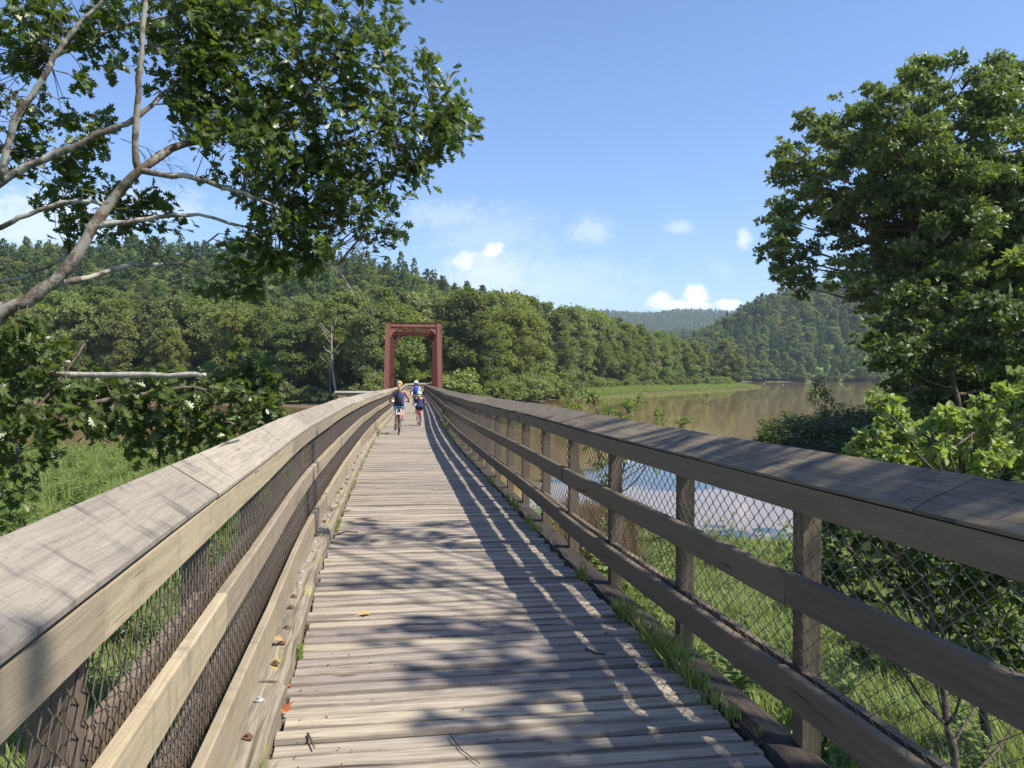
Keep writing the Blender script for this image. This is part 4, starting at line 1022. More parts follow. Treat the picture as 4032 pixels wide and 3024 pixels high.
mid = [(2040, 380, 90), (1960, 430, 80), (2060, 540, 90), (1900, 320, 70), (2130, 480, 90), (1985, 480, 80), (2030, 620, 80), (1880, 560, 70), (1960, 640, 70), (1960, 560, 70), (2080, 520, 80), (2190, 540, 80), (2050, 660, 80), (1930, 660, 55), (2150, 680, 80), (1830, 330, 50), (1990, 400, 70), (2110, 340, 80), (2000, 250, 60), (2260, 420, 90), (2240, 620, 90), (1870, 440, 60), (1760, 430, 50)]
lobed_tree('sycamore_tree', 'tall broad sycamore with pale limbs on the right bank beside the pool', 'tree', (21.6, 44, gz(21.6, 44)),
           [(x, y, c, R_.uniform(40.5, 49.5)) for x, y, c in big+mid], 262, .24, 'maple', M_SYC, .46, M_BARK, seed=4, split=17)
und = [(1960, 705, 85), (2060, 730, 95), (2170, 720, 100), (1935, 775, 62), (2010, 820, 72), (2110, 830, 90), (2200, 840, 80), (1935, 840, 36), (2010, 890, 70), (2130, 900, 80), (1960, 930, 50), (2050, 950, 70), (1885, 742, 36), (2260, 780, 120), (2260, 930, 100), (1930, 885, 34)]
lobed_tree('shade_tree', 'dark dense understory tree in shade below the tall sycamore', 'tree', (15.6, 27.5, gz(15.6, 27.5)),
           [(x, y, c, R_.uniform(25.5, 29.5)) for x, y, c in und], 650, .17, 'broad', M_DARKL, .2, M_BARK, seed=5, split=15)
lime = [(1905, 872, 34), (1930, 905, 36), (1890, 950, 30), (1960, 945, 42), (1905, 985, 40), (2010, 955, 44), (2040, 905, 36), (2075, 940, 46), (2110, 880, 40), (2150, 920, 52), (2195, 875, 42), (2215, 940, 56), (1985, 1000, 50), (2060, 1000, 56), (2140, 1000, 60), (2230, 1010, 60), (2218, 815, 26), (2260, 860, 60), (2290, 950, 70), (1862, 958, 14), (1835, 990, 22), (2175, 850, 22)]
lobed_tree('foreground_shrub', 'bright lime green leafy shrub just beyond the right railing', 'shrub', (5.9, 10.2, gz(5.9, 10.2)),
           [(x, y, c*.92, R_.uniform(10.8, 13.2)) for x, y, c in lime], 2400, .105, 'broad', M_LIME, .06, M_BARK, seed=6, split=11)
low = [(1780, 1210, 50), (1910, 1380, 60), (2100, 1430, 60), (1960, 1200, 70), (2050, 1230, 80), (2160, 1280, 80), (1880, 1160, 60), (1830, 1060, 60), (1900, 1110, 80), (1990, 1150, 90), (2090, 1190, 95), (2190, 1220, 100), (1800, 1150, 50), (1850, 1210, 70), (1950, 1270, 80), (2060, 1310, 80), (2170, 1350, 85), (1790, 1260, 45), (2240, 1120, 90), (1870, 1320, 50), (2000, 1390, 50), (2260, 1450, 80)]
lobed_tree('dense_shrub', 'dark green shrub seen through the wire mesh of the right railing', 'shrub', (4.9, 9.0, gz(4.9, 9.0)),
           [(x, y, c, R_.uniform(8.4, 10.6)) for x, y, c in low], 1700, .095, 'broad', M_DARKL, .06, M_BARK, seed=7, split=12)
sap = [(1240, 872, 26), (1275, 862, 28), (1310, 880, 30), (1345, 895, 30), (1380, 868, 14), (1360, 880, 20), (1430, 912, 26), (1290, 910, 34), (1250, 920, 30), (1330, 940, 40), (1290, 980, 46), (1350, 1000, 40), (1310, 1040, 40), (1410, 990, 36), (1440, 950, 26), (1480, 915, 16)]
lobed_tree('young_willow', 'pale green bushy sapling rising behind the right railing in front of the river', 'sapling', (2.5, 20.5, gz(2.5, 20.5)),
           [(x, y, c, R_.uniform(19, 22)) for x, y, c in sap], 520, .14, 'lance', leaf_mat('willow_leaves', (0.09, 0.15, 0.028), (0.17, 0.24, 0.05), .5, .4, .3), .05, M_BARK, seed=8)
sp2 = [(1770, 838, 22), (1790, 850, 24), (1765, 865, 20), (1800, 872, 18), (1785, 890, 16)]
a = px(1795, 945, 52)
lobed_tree('slender_sapling', 'slender lone sapling standing on the dark weedy bank before the river', 'sapling', (a.x, 52, gz(a.x, 52)),
           [(x, y, c, R_.uniform(51, 53)) for x, y, c in sp2], 190, .26, 'lance', M_SYC, .05, M_BARK, seed=9)
# tree out of view behind the camera's right shoulder: it shades the near boards
def build_shade_tree():
    base = Vector((8.6, 0.6, gz(8.6, .6))); root = thing('roadside_tree', 'open crowned tree beside the near end of the right railing', 'tree', base)
    r = np.random.default_rng(12); W = []
    for t in SHADE: W.append((t[0]-base.x, t[1]-base.y, t[2]-base.z, t[3], t[3]*.75))
    V, F = lobe_leaves(W, SHADE_N, .15, 'broad', r, shell=.1); link('crown', fast_mesh('crown', V, F, M_DARKL), root)
    mb = MB(); ax = limb(mb, [(0, 0, -.4), (-.1, 0, 3), (.1, .2, 7), (-.3, .3, 11)], .2, .07, 8); mb.build('trunk', M_BARK, root, True)
    mb = MB()
    for w in W:
        b = Vector(w[:3]); a_ = min(ax, key=lambda q: abs(q.z-(b.z-1.5))); limb(mb, [a_, a_.lerp(b, .55)+Vector((0, 0, .2)), b], .06, .012, 5)
    mb.build('branch', M_BARK, root, True)
def sun_at(s, u, h, v=0.0):
    """crown position at height h whose shade falls on the boards at station s, offset u"""
    p = at(s, u, v); k = (h-p.z)/SUN.z; return (p.x+SUN.x*k, p.y+SUN.y*k, h)
SHADE = []
_r = random.Random(9)
for Y, u, rad in ((8.3, -.85, .24), (8.7, -.5, .34), (8.4, -.1, .30), (9.1, .15, .30), (9.3, -.75, .22), (8.0, .25, .18), (6.7, -.78, .26), (6.6, -.36, .24), (7.2, -.1, .16), (5.3, -.70, .13), (5.4, -.25, .30), (5.25, .12, .34), (5.5, .45, .22), (4.55, -.30, .22), (4.5, .05, .36), (4.4, .40, .34), (4.9, .6, .2), (3.85, -.15, .24), (3.75, .25, .38), (3.3, .12, .30), (3.4, .55, .42), (3.0, .3, .4), (3.2, .95, .45), (2.6, .9, .6)):
    SHADE.append((*sun_at(s_of_y(Y), u, _r.uniform(8.2, 10.5)), rad))
for Y, u, v, rad in ((8.6, -1.2, .7, .2), (8.2, -1.2, .2, .25), (1.5, -1.25, 1.0, .22)):
    SHADE.append((*sun_at(s_of_y(Y), u, _r.uniform(8.5, 10), v), rad))
for Y, u, rad in ((6.2, 2.25, .34), (4.9, 2.35, .40), (3.7, 2.4, .5), (2.8, 2.4, .6), (2.0, 2.3, .7), (7.4, 2.3, .25), (9.2, 2.3, .22)):
    SHADE.append((*sun_at(s_of_y(Y), u, _r.uniform(7.5, 10)), rad))
SHADE_N = 420
build_shade_tree()

# ------------------------------------------------------------------ grass, weeds, reeds
M_GRASS = leaf_mat('grass_blades', (0.170, 0.225, 0.070), (0.27, 0.315, 0.125), 0.6, 0.35, 0.2, yellow=(0.24, 0.21, 0.09))
M_WEED = leaf_mat('weed_leaves', (0.130, 0.185, 0.058), (0.22, 0.27, 0.10), 0.6, 0.35, 0.2)
M_REED = leaf_mat('dry_reeds', (0.13, 0.085, 0.045), (0.21, 0.15, 0.085), 0.8, 0.25, 0.1)
def tuft(seed, n, h, spread, lean=.5, w=.010):
    r = np.random.default_rng(seed); V, F = [], []
    for i in range(n):
        a = r.random()*6.283; b = r.random()*spread; x, y = b*math.cos(r.random()*6.28), b*math.sin(r.random()*6.28); H = h*(.45+.65*r.random()); l = lean*(.3+r.random())*H
        c, s_ = math.cos(a), math.sin(a); k = len(V); ww = w*(.7+.6*r.random())
        for t, q in ((0, 1), (.5, .8)): 
            X, Y, Z = x+c*l*t*t, y+s_*l*t*t, H*t*(1-.12*t)
            V += [(X-s_*ww*q, Y+c*ww*q, Z), (X+s_*ww*q, Y-c*ww*q, Z)]
        V.append((x+c*l, y+s_*l, H*.86)); F += [(k, k+1, k+3), (k, k+3, k+2), (k+2, k+3, k+4)]
    return np.array(V), np.array(F)
def weed(seed, h, kind='lance', n=46, sz=.13):
    r = np.random.default_rng(seed); P, D = [], []
    for st in range(4):
        lean = r.normal(size=2)*.22
        for i in range(n//4):
            t = .15+.85*i/(n/4); z = h*t*(.8+.2*r.random()); P.append((lean[0]*z, lean[1]*z, z)); a = r.random()*6.28; D.append((math.cos(a), math.sin(a), .5-.4*r.random()))
    P, D = np.array(P), np.array(D); return leaves(P, D, np.tile([0, 0, 1.], (len(P), 1)), sz*(.7+.6*r.random(len(P)))*(1.25-.6*P[:, 2]/h), kind)
T_G = [src_obj('grass_source', fast_mesh('grass_tuft', *tuft(i, 46, h, sp, ln, w), M_GRASS)) for i, (h, sp, ln, w) in enumerate(((.26, .24, .6, .009), (.40, .28, .55, .010), (.22, .32, .9, .010)))]
T_W = [src_obj('weed_source', fast_mesh('weed', *weed(i, h, k, 60, s), M_WEED)) for i, (h, k, s) in enumerate(((.9, 'lance', .20), (1.3, 'broad', .17), (.55, 'broad', .15)))]
T_D = [src_obj('shaded_weed_source', fast_mesh('shaded_weed', *weed(20+i, h, k, 60, s), M_DARKL)) for i, (h, k, s) in enumerate(((.9, 'lance', .20), (1.3, 'broad', .17), (.55, 'broad', .15)))]  # same weeds in darker leaves, the bank's shade put into their colour
T_R = [src_obj('reed_source', fast_mesh('reed', *tuft(9, 60, 1.5, .35, .3, .012), M_REED))]
def scatter_on(name, label, cat, X, Y, sources, r, lo, hi, wts=None, sink=.03):
    n = len(X); s = r.uniform(lo, hi, n); z = ground(X, Y)-sink; ki = r.choice(len(sources), n, p=wts)
    gn_scatter(name, np.stack([X, Y, z], 1), np.stack([np.zeros(n), np.zeros(n), r.uniform(0, 6.28, n)], 1), np.stack([s, s, s*r.uniform(.8, 1.25, n)], 1), ki, sources, label, cat)
def build_meadow():
    r = np.random.default_rng(31)
    def pts(n, y0, y1, q0, q1, dmin=.6):
        Y = y0+(y1-y0)*r.random(n)**.8; X = Y*(q0+(q1-q0)*r.random(n)); k = (sdist(NEAR, X, Y) > dmin) & (np.abs(X-np.interp(Y, KN, CC)) > 1.1); return X[k], Y[k]
    X, Y = pts(15000, 4, 30, -.72, -.12); scatter_on('meadow_grass', 'green meadow grass below the left railing', 'grass', X, Y, T_G, r, .8, 1.5)
    X, Y = pts(9000, 28, 60, -.72, -.12); scatter_on('far_meadow_grass', 'tall green grass between the oak and the muddy pool', 'grass', X, Y, T_G, r, 1.1, 2.0)
    X, Y = pts(2600, 12, 58, -.72, -.14); scatter_on('meadow_weeds', 'leafy weeds standing in the left meadow', 'weeds', X, Y, T_W, r, .5, 1.0)
    X, Y = pts(19000, 4, 30, .0, .75); scatter_on('bank_grass', 'sunlit grass on the bank below the right railing', 'grass', X, Y, T_G, r, .8, 1.5)
    X, Y = pts(420, 9, 31, -.02, .6); scatter_on('bank_weeds', 'leafy weeds growing along the near right bank', 'weeds', X, Y, T_W, r, .5, 1.0)
    X, Y = pts(7000, 34, 84, .24, .66, .1); scatter_on('far_bank_weeds', 'shade toned tangled weeds covering the bank between pool and river', 'weeds', X, Y, T_D, r, .9, 2.1)
    X, Y = pts(500, 20, 30, .06, .15); scatter_on('dry_reeds', 'rusty brown dry grass by the pool behind the right railing', 'reeds', X, Y, T_R, r, .5, 1.0)
    X, Y = pts(900, 40, 58, -.62, -.22, .2); k = sdist(NEAR, X, Y) < 3; scatter_on('pool_edge_reeds', 'thin dry reeds along the muddy pool at the left', 'reeds', X[k], Y[k], T_R, r, .5, .9)
    # grass strip of the spit
    P = np.array([(12, 196), (18, 216), (34, 250), (62, 292), (96, 353), (119, 398)], float); t = r.random(6500)*5; i = t.astype(int); f = (t-i)[:, None]; Q = P[i]*(1-f)+P[np.minimum(i+1, 5)]*f
    X = Q[:, 0]+r.uniform(-18, 3, len(t)); Y = Q[:, 1]+r.uniform(-2, 12, len(t)); k = sdist(FAR, X, Y) > .3
    scatter_on('spit_grass', 'bright green grass strip on the spit across the river', 'grass', X[k], Y[k], T_G[:2], r, 1.5, 3.2)
build_meadow()

# ------------------------------------------------------------------ cyclists
def cloth(name, a, b, scale=30, rough=.85):
    m, nt, bs, out = new_mat(name); g = G(nt); tc = g.n('ShaderNodeTexCoord').outputs['Object']
    g.L(g.mix(g.step(g.noise(tc, scale, 3), .42, .58), a, b), bs.inputs['Base Color']); bs.inputs['Roughness'].default_value = rough; bs.inputs['Specular IOR Level'].default_value = .2
    return m
M_SKIN = plain('skin_tan', (0.46, 0.22, 0.13), .55, 0, .08, 20); M_SKIN2 = plain('skin_fair', (0.56, 0.29, 0.19), .55, 0, .06, 20)
M_NAVY = cloth('navy_cloth', (0.045, 0.042, 0.15), (0.055, 0.052, 0.18)); M_BLUEP = cloth('blue_print', (0.10, 0.42, 0.62), (0.36, 0.62, 0.72), 34)
M_BLACK = plain('black_cloth', (0.016, 0.016, 0.018), .7, 0, .2, 30); M_WHITE = plain('white_plastic', (0.78, 0.78, 0.76), .4, 0, .05, 10)
M_BLOND = plain('blond_hair', (0.43, 0.27, 0.115), .5, 0, .25, 40); M_PINK = plain('pink_paint', (0.70, 0.07, 0.28), .3, 0, .05, 9, 0, .6)
M_TYRE = plain('tyre_rubber', (0.018, 0.018, 0.018), .85, 0, .2, 50); M_REDP = plain('dark_red_paint', (0.24, 0.018, 0.022), .3, 0, .05, 9, 0, .6)
M_CHROME = plain('bright_metal', (0.62, 0.62, 0.62), .3, .9, .05, 9); M_NAVYT = cloth('dark_navy_cloth', (0.028, 0.034, 0.10), (0.034, 0.042, 0.125))
M_YELL = cloth('yellow_white_cloth', (0.62, 0.55, 0.16), (0.70, 0.69, 0.62), 9); M_BLUE = cloth('blue_cloth', (0.03, 0.06, 0.32), (0.04, 0.08, 0.40)); M_KHAKI = cloth('khaki_cloth', (0.19, 0.14, 0.085), (0.23, 0.17, 0.11)); M_MINT = cloth('mint_cloth', (0.50, 0.72, 0.58), (0.78, 0.82, 0.74), 12)
M_SHOE = cloth('shoe_mesh', (0.62, 0.64, 0.68), (0.16, 0.26, 0.60), 14); M_SHOER = cloth('red_shoe', (0.55, 0.06, 0.07), (0.65, 0.6, 0.58), 9); M_REFL = plain('reflector_white', (0.80, 0.78, 0.74), .35, 0, .03, 9)
def skin_mesh(name, verts, edges, rad, mat, root=0, levels=2):
    me = bpy.data.meshes.new(name); me.from_pydata([tuple(v) for v in verts], edges, [])
    o = bpy.data.objects.new(name, me); COL.objects.link(o); o.modifiers.new('skin', 'SKIN').use_smooth_shade = True
    for i, r in enumerate(rad):
        d = me.skin_vertices[0].data[i]; d.radius = (r, r) if isinstance(r, (int, float)) else r; d.use_root = (i == root)
    s = o.modifiers.new('smooth', 'SUBSURF'); s.levels = levels; s.render_levels = levels
    dg = bpy.context.evaluated_depsgraph_get(); dg.update(); nm = bpy.data.meshes.new_from_object(o.evaluated_get(dg)); nm.materials.clear(); nm.materials.append(mat)
    bpy.data.objects.remove(o); bpy.data.meshes.remove(me); nm.name = name; nm.polygons.foreach_set('use_smooth', [True]*len(nm.polygons))
    return nm
def bicycle(name, label, loc, rz, s, frame_mat, rack=False, fender=None, rim=M_CHROME, steer=0.0, crank=1.9):
    root = thing(name, label, 'bicycle', loc, rz); root.scale = (s, s, s)
    R = .34; fa = Vector((0, 1.03, R)); bb = Vector((0, .43, .29)); sd = Vector((0, .21, .88)); ht = Vector((0, .80, .93)); hb = Vector((0, .86, .72)); ra = Vector((0, 0, R))
    def wheel(c, ang):
        mb = MB(); ca, sa = math.cos(ang), math.sin(ang)
        def P(a, r, x): y = r*math.cos(a); return (x*ca-y*sa, x*sa+y*ca, r*math.sin(a))
        rings = [[P(a, R-.022+.022*math.cos(t), .024*math.sin(t)) for t in [k*math.pi/3 for k in range(6)]] for a in [i*math.pi/16 for i in range(33)]]
        mb.loft(rings, caps=False); w = mb.build('wheel', M_TYRE, root, True, c)
        mb = MB(); mb.loft([[P(a, R-.05+.012*math.cos(t), .014*math.sin(t)) for t in [k*math.pi/2 for k in range(4)]] for a in [i*math.pi/16 for i in range(33)]], caps=False); mb.build('rim', rim, w, True)
        mb = MB()
        for i in range(18): a = i*math.pi/9; mb.tube([P(a, .02, .022*(-1)**i), P(a+.12, R-.055, 0)], .0022, 3, False)
        mb.tube([P(0, 0, -.05), P(0, 0, .05)], .02, 8); mb.build('spoke', M_CHROME, w)
    wheel(ra, 0); wheel(fa, steer)
    mb = MB()
    for a, b, r in ((sd-Vector((0, 0, .06)), bb, .017), (bb, hb, .02), (sd-Vector((0, -.01, .17)), ht-Vector((0, 0, .05)), .017), (ht+Vector((0, -.01, .05)), hb-Vector((0, -.01, .04)), .02)): mb.tube([a, b], r, 8)
    for x in (-1, 1):
        o = Vector((x*.055, 0, 0)); mb.tube([bb+o*.5, ra+o], .010, 6); mb.tube([sd-Vector((0, -.01, .16))+o*.4, ra+o], .009, 6); mb.tube([hb+Vector((x*.045, 0, -.02)), hb+Vector((x*.05, .05, -.14)), fa+o*.9], .012, 6)
    mb.build('frame', frame_mat, root, True)
    mb = MB(); mb.loft([[(x*w, sd.y+y, sd.z+.005+z*h) for x, z in ((-1, -.1), (-.75, .8), (0, 1), (.75, .8), (1, -.1), (.6, -.9), (-.6, -.9))] for y, w, h in ((-.15, .06, .03), (-.12, .10, .045), (-.03, .095, .04), (.06, .045, .03), (.14, .018, .02))]); mb.build('saddle', M_BLACK, root, True)
    mb = MB(); mb.tube([(-.31, .66, 1.03), (-.2, .78, 1.05), (0, .83, 1.04), (.2, .78, 1.05), (.31, .66, 1.03)], .012, 8); mb.tube([(0, .82, 1.04), ht], .014, 8); hbar = mb.build('handlebar', M_CHROME, root, True)
    for x in (-1, 1): mb = MB(); mb.tube([(x*.24, .745, 1.042), (x*.33, .64, 1.028)], .018, 8); mb.build('grip', M_BLACK, hbar, True)
    mb = MB(); mb.tube([bb+Vector((.035, 0, 0)), bb+Vector((.05, 0, 0))], .085, 18); cv = Vector((0, math.cos(crank), math.sin(crank)))*.165
    for x, q in ((-1, 1), (1, -1)): mb.tube([bb+Vector((x*.055, 0, 0)), bb+Vector((x*.075, 0, 0))+cv*q], .010, 6)
    mb.build('crank', M_CHROME, root); ped = []
    for x, q in ((-1, 1), (1, -1)):
        c = bb+Vector((x*.125, 0, 0))+cv*q; mb = MB(); mb.box(c-Vector((.045, .035, .012)), c+Vector((.045, .035, .012))); mb.build('pedal', M_BLACK, root); ped.append(c)
    if fender:
        mb = MB(); mb.loft([[(x, (R+.03)*math.cos(a), R+(R+.03)*math.sin(a)-abs(x)*.3) for x in (-.035, 0, .035)] for a in [math.pi*(.40+.22*i/12) for i in range(13)]], closed=False, caps=False); mb.build('mudguard', fender, root, True)
    if rack:
        mb = MB()
        for x in (-1, 1): mb.tube([(x*.06, .02, R), (x*.085, -.05, .72), (x*.06, .10, .82), (x*.02, .18, .84)], .010, 6); mb.tube([(x*.07, -.06, .735), (x*.07, .2, .74)], .008, 6)
        mb.build('rack', M_WHITE, root, True); mb = MB(); mb.box((-.065, -.10, .64), (.065, -.075, .70)); mb.build('reflector', M_REFL, root)
        mb = MB(); mb.tube([(.09, .05, .28), (.12, -.02, .05)], .008, 6); mb.build('kickstand', M_CHROME, root)
    return root, ped
def rider(name, label, loc, rz, s, skin, top, shorts, shoes, ped, hairmat, style, look=0.0, sleeve=False, lean=0.0):
    root = thing(name, label, 'person', loc, rz); root.scale = (s, s, s)
    hip = Vector((0, .20, .97)); ch = Vector((0, .30+lean, 1.30)); nk = Vector((0, .335+lean, 1.47)); hd = Vector((0, .35+lean, 1.60))
    V, Ed, Rd = [], [], []
    def a(p, r, par=None):
        V.append(Vector(p)); Rd.append(r); i = len(V)-1
        if par is not None: Ed.append((par, i))
        return i
    pel = a(hip, (.135, .11)); sp = a(hip.lerp(ch, .5), (.105, .085), pel); c = a(ch, (.125, .095), sp); n = a(nk, .055, c); h0 = a(nk+Vector((0, .01, .07)), .06, n); h1 = a(hd, (.082, .098), h0); h2 = a(hd+Vector((0, 0, .07)), (.07, .08), h1)
    a(hd+Vector((0, .115, -.015)), .016, h1)                       # nose
    for x in (-1, 1): a(hd+Vector((x*.092, 0, -.005)), .018, h1)   # ears
    legs = []
    for k, x in enumerate((-1, 1)):
        sh = a(ch+Vector((x*.165, .0, .10)), .062, c); el = a(Vector((x*.285, .36+lean*.8, 1.16)), .043, sh); wr = a(Vector((x*.305, .60+lean*.3, 1.085)), .029, el); pm = a(Vector((x*.295, .665, 1.065)), (.034, .028), wr)
        for f in range(4): b = Vector((x*(.262+.021*f), .715-.012*f, 1.062)); q = a(b, .0095, pm); a(b+Vector((0, .012, -.034+.003*f)), .0085, q)
        q = a(Vector((x*.262, .69, 1.045)), .010, pm); a(Vector((x*.25, .70, 1.02)), .009, q)
        ft = ped[k]+Vector((0, -.04, .045)); th = a(hip+Vector((x*.09, .05, -.07)), .092, pel); an = ft+Vector((0, -.05, .055))
        kn = hip.lerp(an, .5); dl = (an-hip); L = max(dl.length, .3); off = math.sqrt(max(.0, .43**2-(L/2)**2)); kn += Vector((x*.035, .85, .5)).normalized()*off
        k1 = a(kn, .058, th); cf = a(kn.lerp(an, .3), .056, k1); k2 = a(an, .036, cf); k3 = a(ft+Vector((0, .03, 0)), .035, k2); k4 = a(ft+Vector((0, .13, -.01)), .03, k3); legs.append((th, k1, cf, k2, k3, k4, kn, an, ft))
    body = link('body', skin_mesh('body', V, Ed, Rd, skin), root)
    def wear(nm, pts, ed, rd, mat): return link(nm, skin_mesh(nm, pts, ed, rd, mat), root)
    def ring(c, rx, ry, tilt=.25): return [(c.x+rx*math.cos(t), c.y+ry*math.sin(t), c.z+ry*math.sin(t)*tilt) for t in [k*math.pi/8 for k in range(16)]]
    mb = MB(); mb.loft([ring(hip+Vector((0, -.01, q)), a_, b_, 0) for q, a_, b_ in ((-.06, .175, .145), (.04, .172, .142))]+[ring(hip.lerp(ch, f), a_, b_, .15) for f, a_, b_ in ((.35, .155, .125), (.6, .162, .128), (.85, .182, .132), (1.08, .19, .125))]+[ring(ch.lerp(nk, f), a_, b_, .2) for f, a_, b_ in ((.45, .17, .105), (.72, .115, .085), (.86, .068, .066))])
    if sleeve:
        for x in (-1, 1):
            b_ = ch+Vector((x*.15, 0, .085)); e_ = Vector((x*.285, .36+lean*.8, 1.16)); mb.tube([b_, b_.lerp(e_, .3), b_.lerp(e_, .62)], [.078, .068, .066], 10)
    mb.build('shirt', top, root, True)
    mb = MB(); mb.loft([ring(hip+Vector((0, .01, q)), a_, b_, 0) for q, a_, b_ in ((-.13, .12, .12), (-.09, .175, .155), (.0, .18, .155), (.05, .17, .145))])
    for l in legs: th, kn = V[l[0]], l[6]; mb.tube([th.lerp(kn, -.05), th.lerp(kn, .2), th.lerp(kn, .48)], [.108, .106, .098], 12)
    mb.build('shorts', shorts, root, True)
    for l, m in zip(legs, shoes): ft = l[8]; wear('shoe', [ft+Vector((0, -.075, 0)), ft+Vector((0, .02, .005)), ft+Vector((0, .15, -.008))], [(0, 1), (1, 2)], [.042, (.046, .05), (.044, .030)], m)
    ball('hair', hd+Vector((0, -.018, .022)), .108, .122, .118, hairmat, root)
    hp = [hd+Vector((0, -.09, .03)), hd+Vector((0, -.10, -.02))]; he = [(0, 1)]; hr = [.05, .05]
    if style == 'ponytail_high': hp += [hd+Vector((0, -.10, .06)), hd+Vector((.0, -.15, -.06)), hd+Vector((.02, -.14, -.22)), hd+Vector((.04, -.125, -.33))]; he += [(0, 2), (2, 3), (3, 4), (4, 5)]; hr += [.045, .052, .046, .022]
    if style == 'ponytail_low': hp += [hd+Vector((0, -.11, -.06)), hd+Vector((0, -.15, -.18)), hd+Vector((.02, -.14, -.33))]; he += [(1, 2), (2, 3), (3, 4)]; hr += [.06, .085, .04]
    if style != 'short': link('ponytail', skin_mesh('ponytail', hp, he, hr, hairmat), root)
    if style == 'ponytail_high':
        mb = MB(); mb.tube([hd+Vector((-.08, .085, .03)), hd+Vector((0, .115, .03)), hd+Vector((.08, .085, .03)), hd+Vector((.10, 0, .03))], .016, 6); mb.build('sunglasses', M_BLACK, root)
    return root, hd, ch
def ball(name, c, rx, ry, rz, mat, root):
    mb = MB(); mb.loft([[(c.x+rx*math.cos(t)*math.cos(a), c.y+ry*math.cos(t)*math.sin(a), c.z+rz*math.sin(t)) for a in [k*math.pi/8 for k in range(16)]] for t in [-.75+i*2.3/9 for i in range(10)]])
    return mb.build(name, mat, root, True)
def dome(name, c, rx, ry, rz, mat, root, vents=False, brim=0):
    mb = MB(); rings = []
    for i in range(8):
        t = i/7*math.pi/2*.98; rings.append([(c.x+rx*math.cos(t)*math.cos(a), c.y+ry*math.cos(t)*math.sin(a), c.z+rz*math.sin(t)*(1+(.10*math.cos(a*5) if vents and 1 < i < 6 else 0))) for a in [k*math.pi/10 for k in range(20)]])
    mb.loft(rings); o = mb.build(name, mat, root, True)
    if brim:
        mb = MB(); mb.loft([[(c.x+x, c.y+ry*.75+y, c.z+.012-abs(x)*.15-y*.12) for y in (0, brim)] for x in (-rx*.85, -rx*.4, 0, rx*.4, rx*.85)], closed=False, caps=False); mb.build('brim', mat, o)
    return o
def sack(name, label, cat, loc, rz, s, c, W, H, D, mat, group=None, top=.45, extra=None):
    root = thing(name, label, cat, loc, rz); root.scale = (s, s, s); mb = MB(); rings = []
    for i in range(9):
        f = i/8; w = W*(1-(1-top)*f**1.2)*(.86 if i == 0 else 1)*(.7 if i == 8 else 1); d = D*(.6+.6*math.sin(math.pi*min(1, f*.9+.08)))
        rings.append([(c.x+w*.5*math.cos(a)*(1+.05*math.cos(7*a+f*3)), c.y-d*.3+d*.5*math.sin(a)*(1+.10*math.cos(9*a)), c.z-H/2+H*f) for a in [k*math.pi/10 for k in range(20)]])
    mb.loft(rings); mb.build('bag_body', mat, root, True)
    mb = MB()
    for x in (-1, 1): mb.tube([(c.x+x*W*top*.3, c.y, c.z+H*.48), (x*.105, c.y+.06, c.z+H*.62), (x*.125, c.y+.26, c.z+H*.45), (x*.14, c.y+.20, c.z+.02), (x*.14, c.y+.04, c.z-H*.4)], .010 if extra is None else .022, 6)
    mb.build('strap', mat, root, True)
    return root
def build_cyclists():
    # woman at the left
    p = deck_px(862.2, 938.7); s = .95; rz = .115
    b, ped = bicycle('bicycle', 'dark red bicycle with white rear rack ridden by the woman in the navy tank top', p, rz, s, M_REDP, True, M_WHITE, crank=-1.35)
    r, hd, ch = rider('person', 'woman with blond ponytail in navy tank top and blue print shorts cycling away', p, rz, s, M_SKIN, M_NAVY, M_BLUEP, (M_SHOE, M_SHOER), ped, M_BLOND, 'ponytail_high')
    sack('drawstring_bag', 'black drawstring bag hanging on the back of the woman in navy', 'bag', p, rz, s, ch+Vector((-.02, -.20, -.13)), .27, .44, .12, M_BLACK, top=.25)
    # girl
    p = deck_px(907.5, 920.2); s = .735; rz = .20
    b, ped = bicycle('bicycle', 'small bright pink bicycle ridden by the girl in the mint cap', p, rz, s, M_PINK, False, None, M_PINK, .06, crank=2.9)
    r, hd, ch = rider('person', 'girl with blond ponytail in navy shirt and mint cap on the pink bicycle', p, rz, s, M_SKIN2, M_NAVYT, M_BLACK, (M_SHOER, M_SHOER), ped, M_BLOND, 'ponytail_low', sleeve=True)
    dome('cap', hd+Vector((0, -.01, .0)), .130, .145, .165, M_MINT, r, brim=.07)
    # man in front
    p = deck_px(898.5, 893.0); p = Vector((p.x, p.y, p.z)); s = .97; rz = .11
    b, ped = bicycle('bicycle', 'black bicycle of the helmeted man mostly hidden behind the girl', p, rz, s, M_BLACK, False, None, M_CHROME, crank=1.7)
    r, hd, ch = rider('person', 'man in white helmet and yellow white jersey cycling ahead of the girl', p, rz, s, M_SKIN, M_YELL, M_KHAKI, (M_SHOE, M_SHOE), ped, M_BLACK, 'short', sleeve=True)
    dome('helmet', hd+Vector((0, -.01, .02)), .132, .16, .145, M_WHITE, r, vents=True)
    sack('backpack', 'blue backpack worn by the man in the white helmet', 'backpack', p, rz, s, ch+Vector((0, -.24, -.06)), .34, .46, .20, M_BLUE, top=.75, extra=1)
build_cyclists()

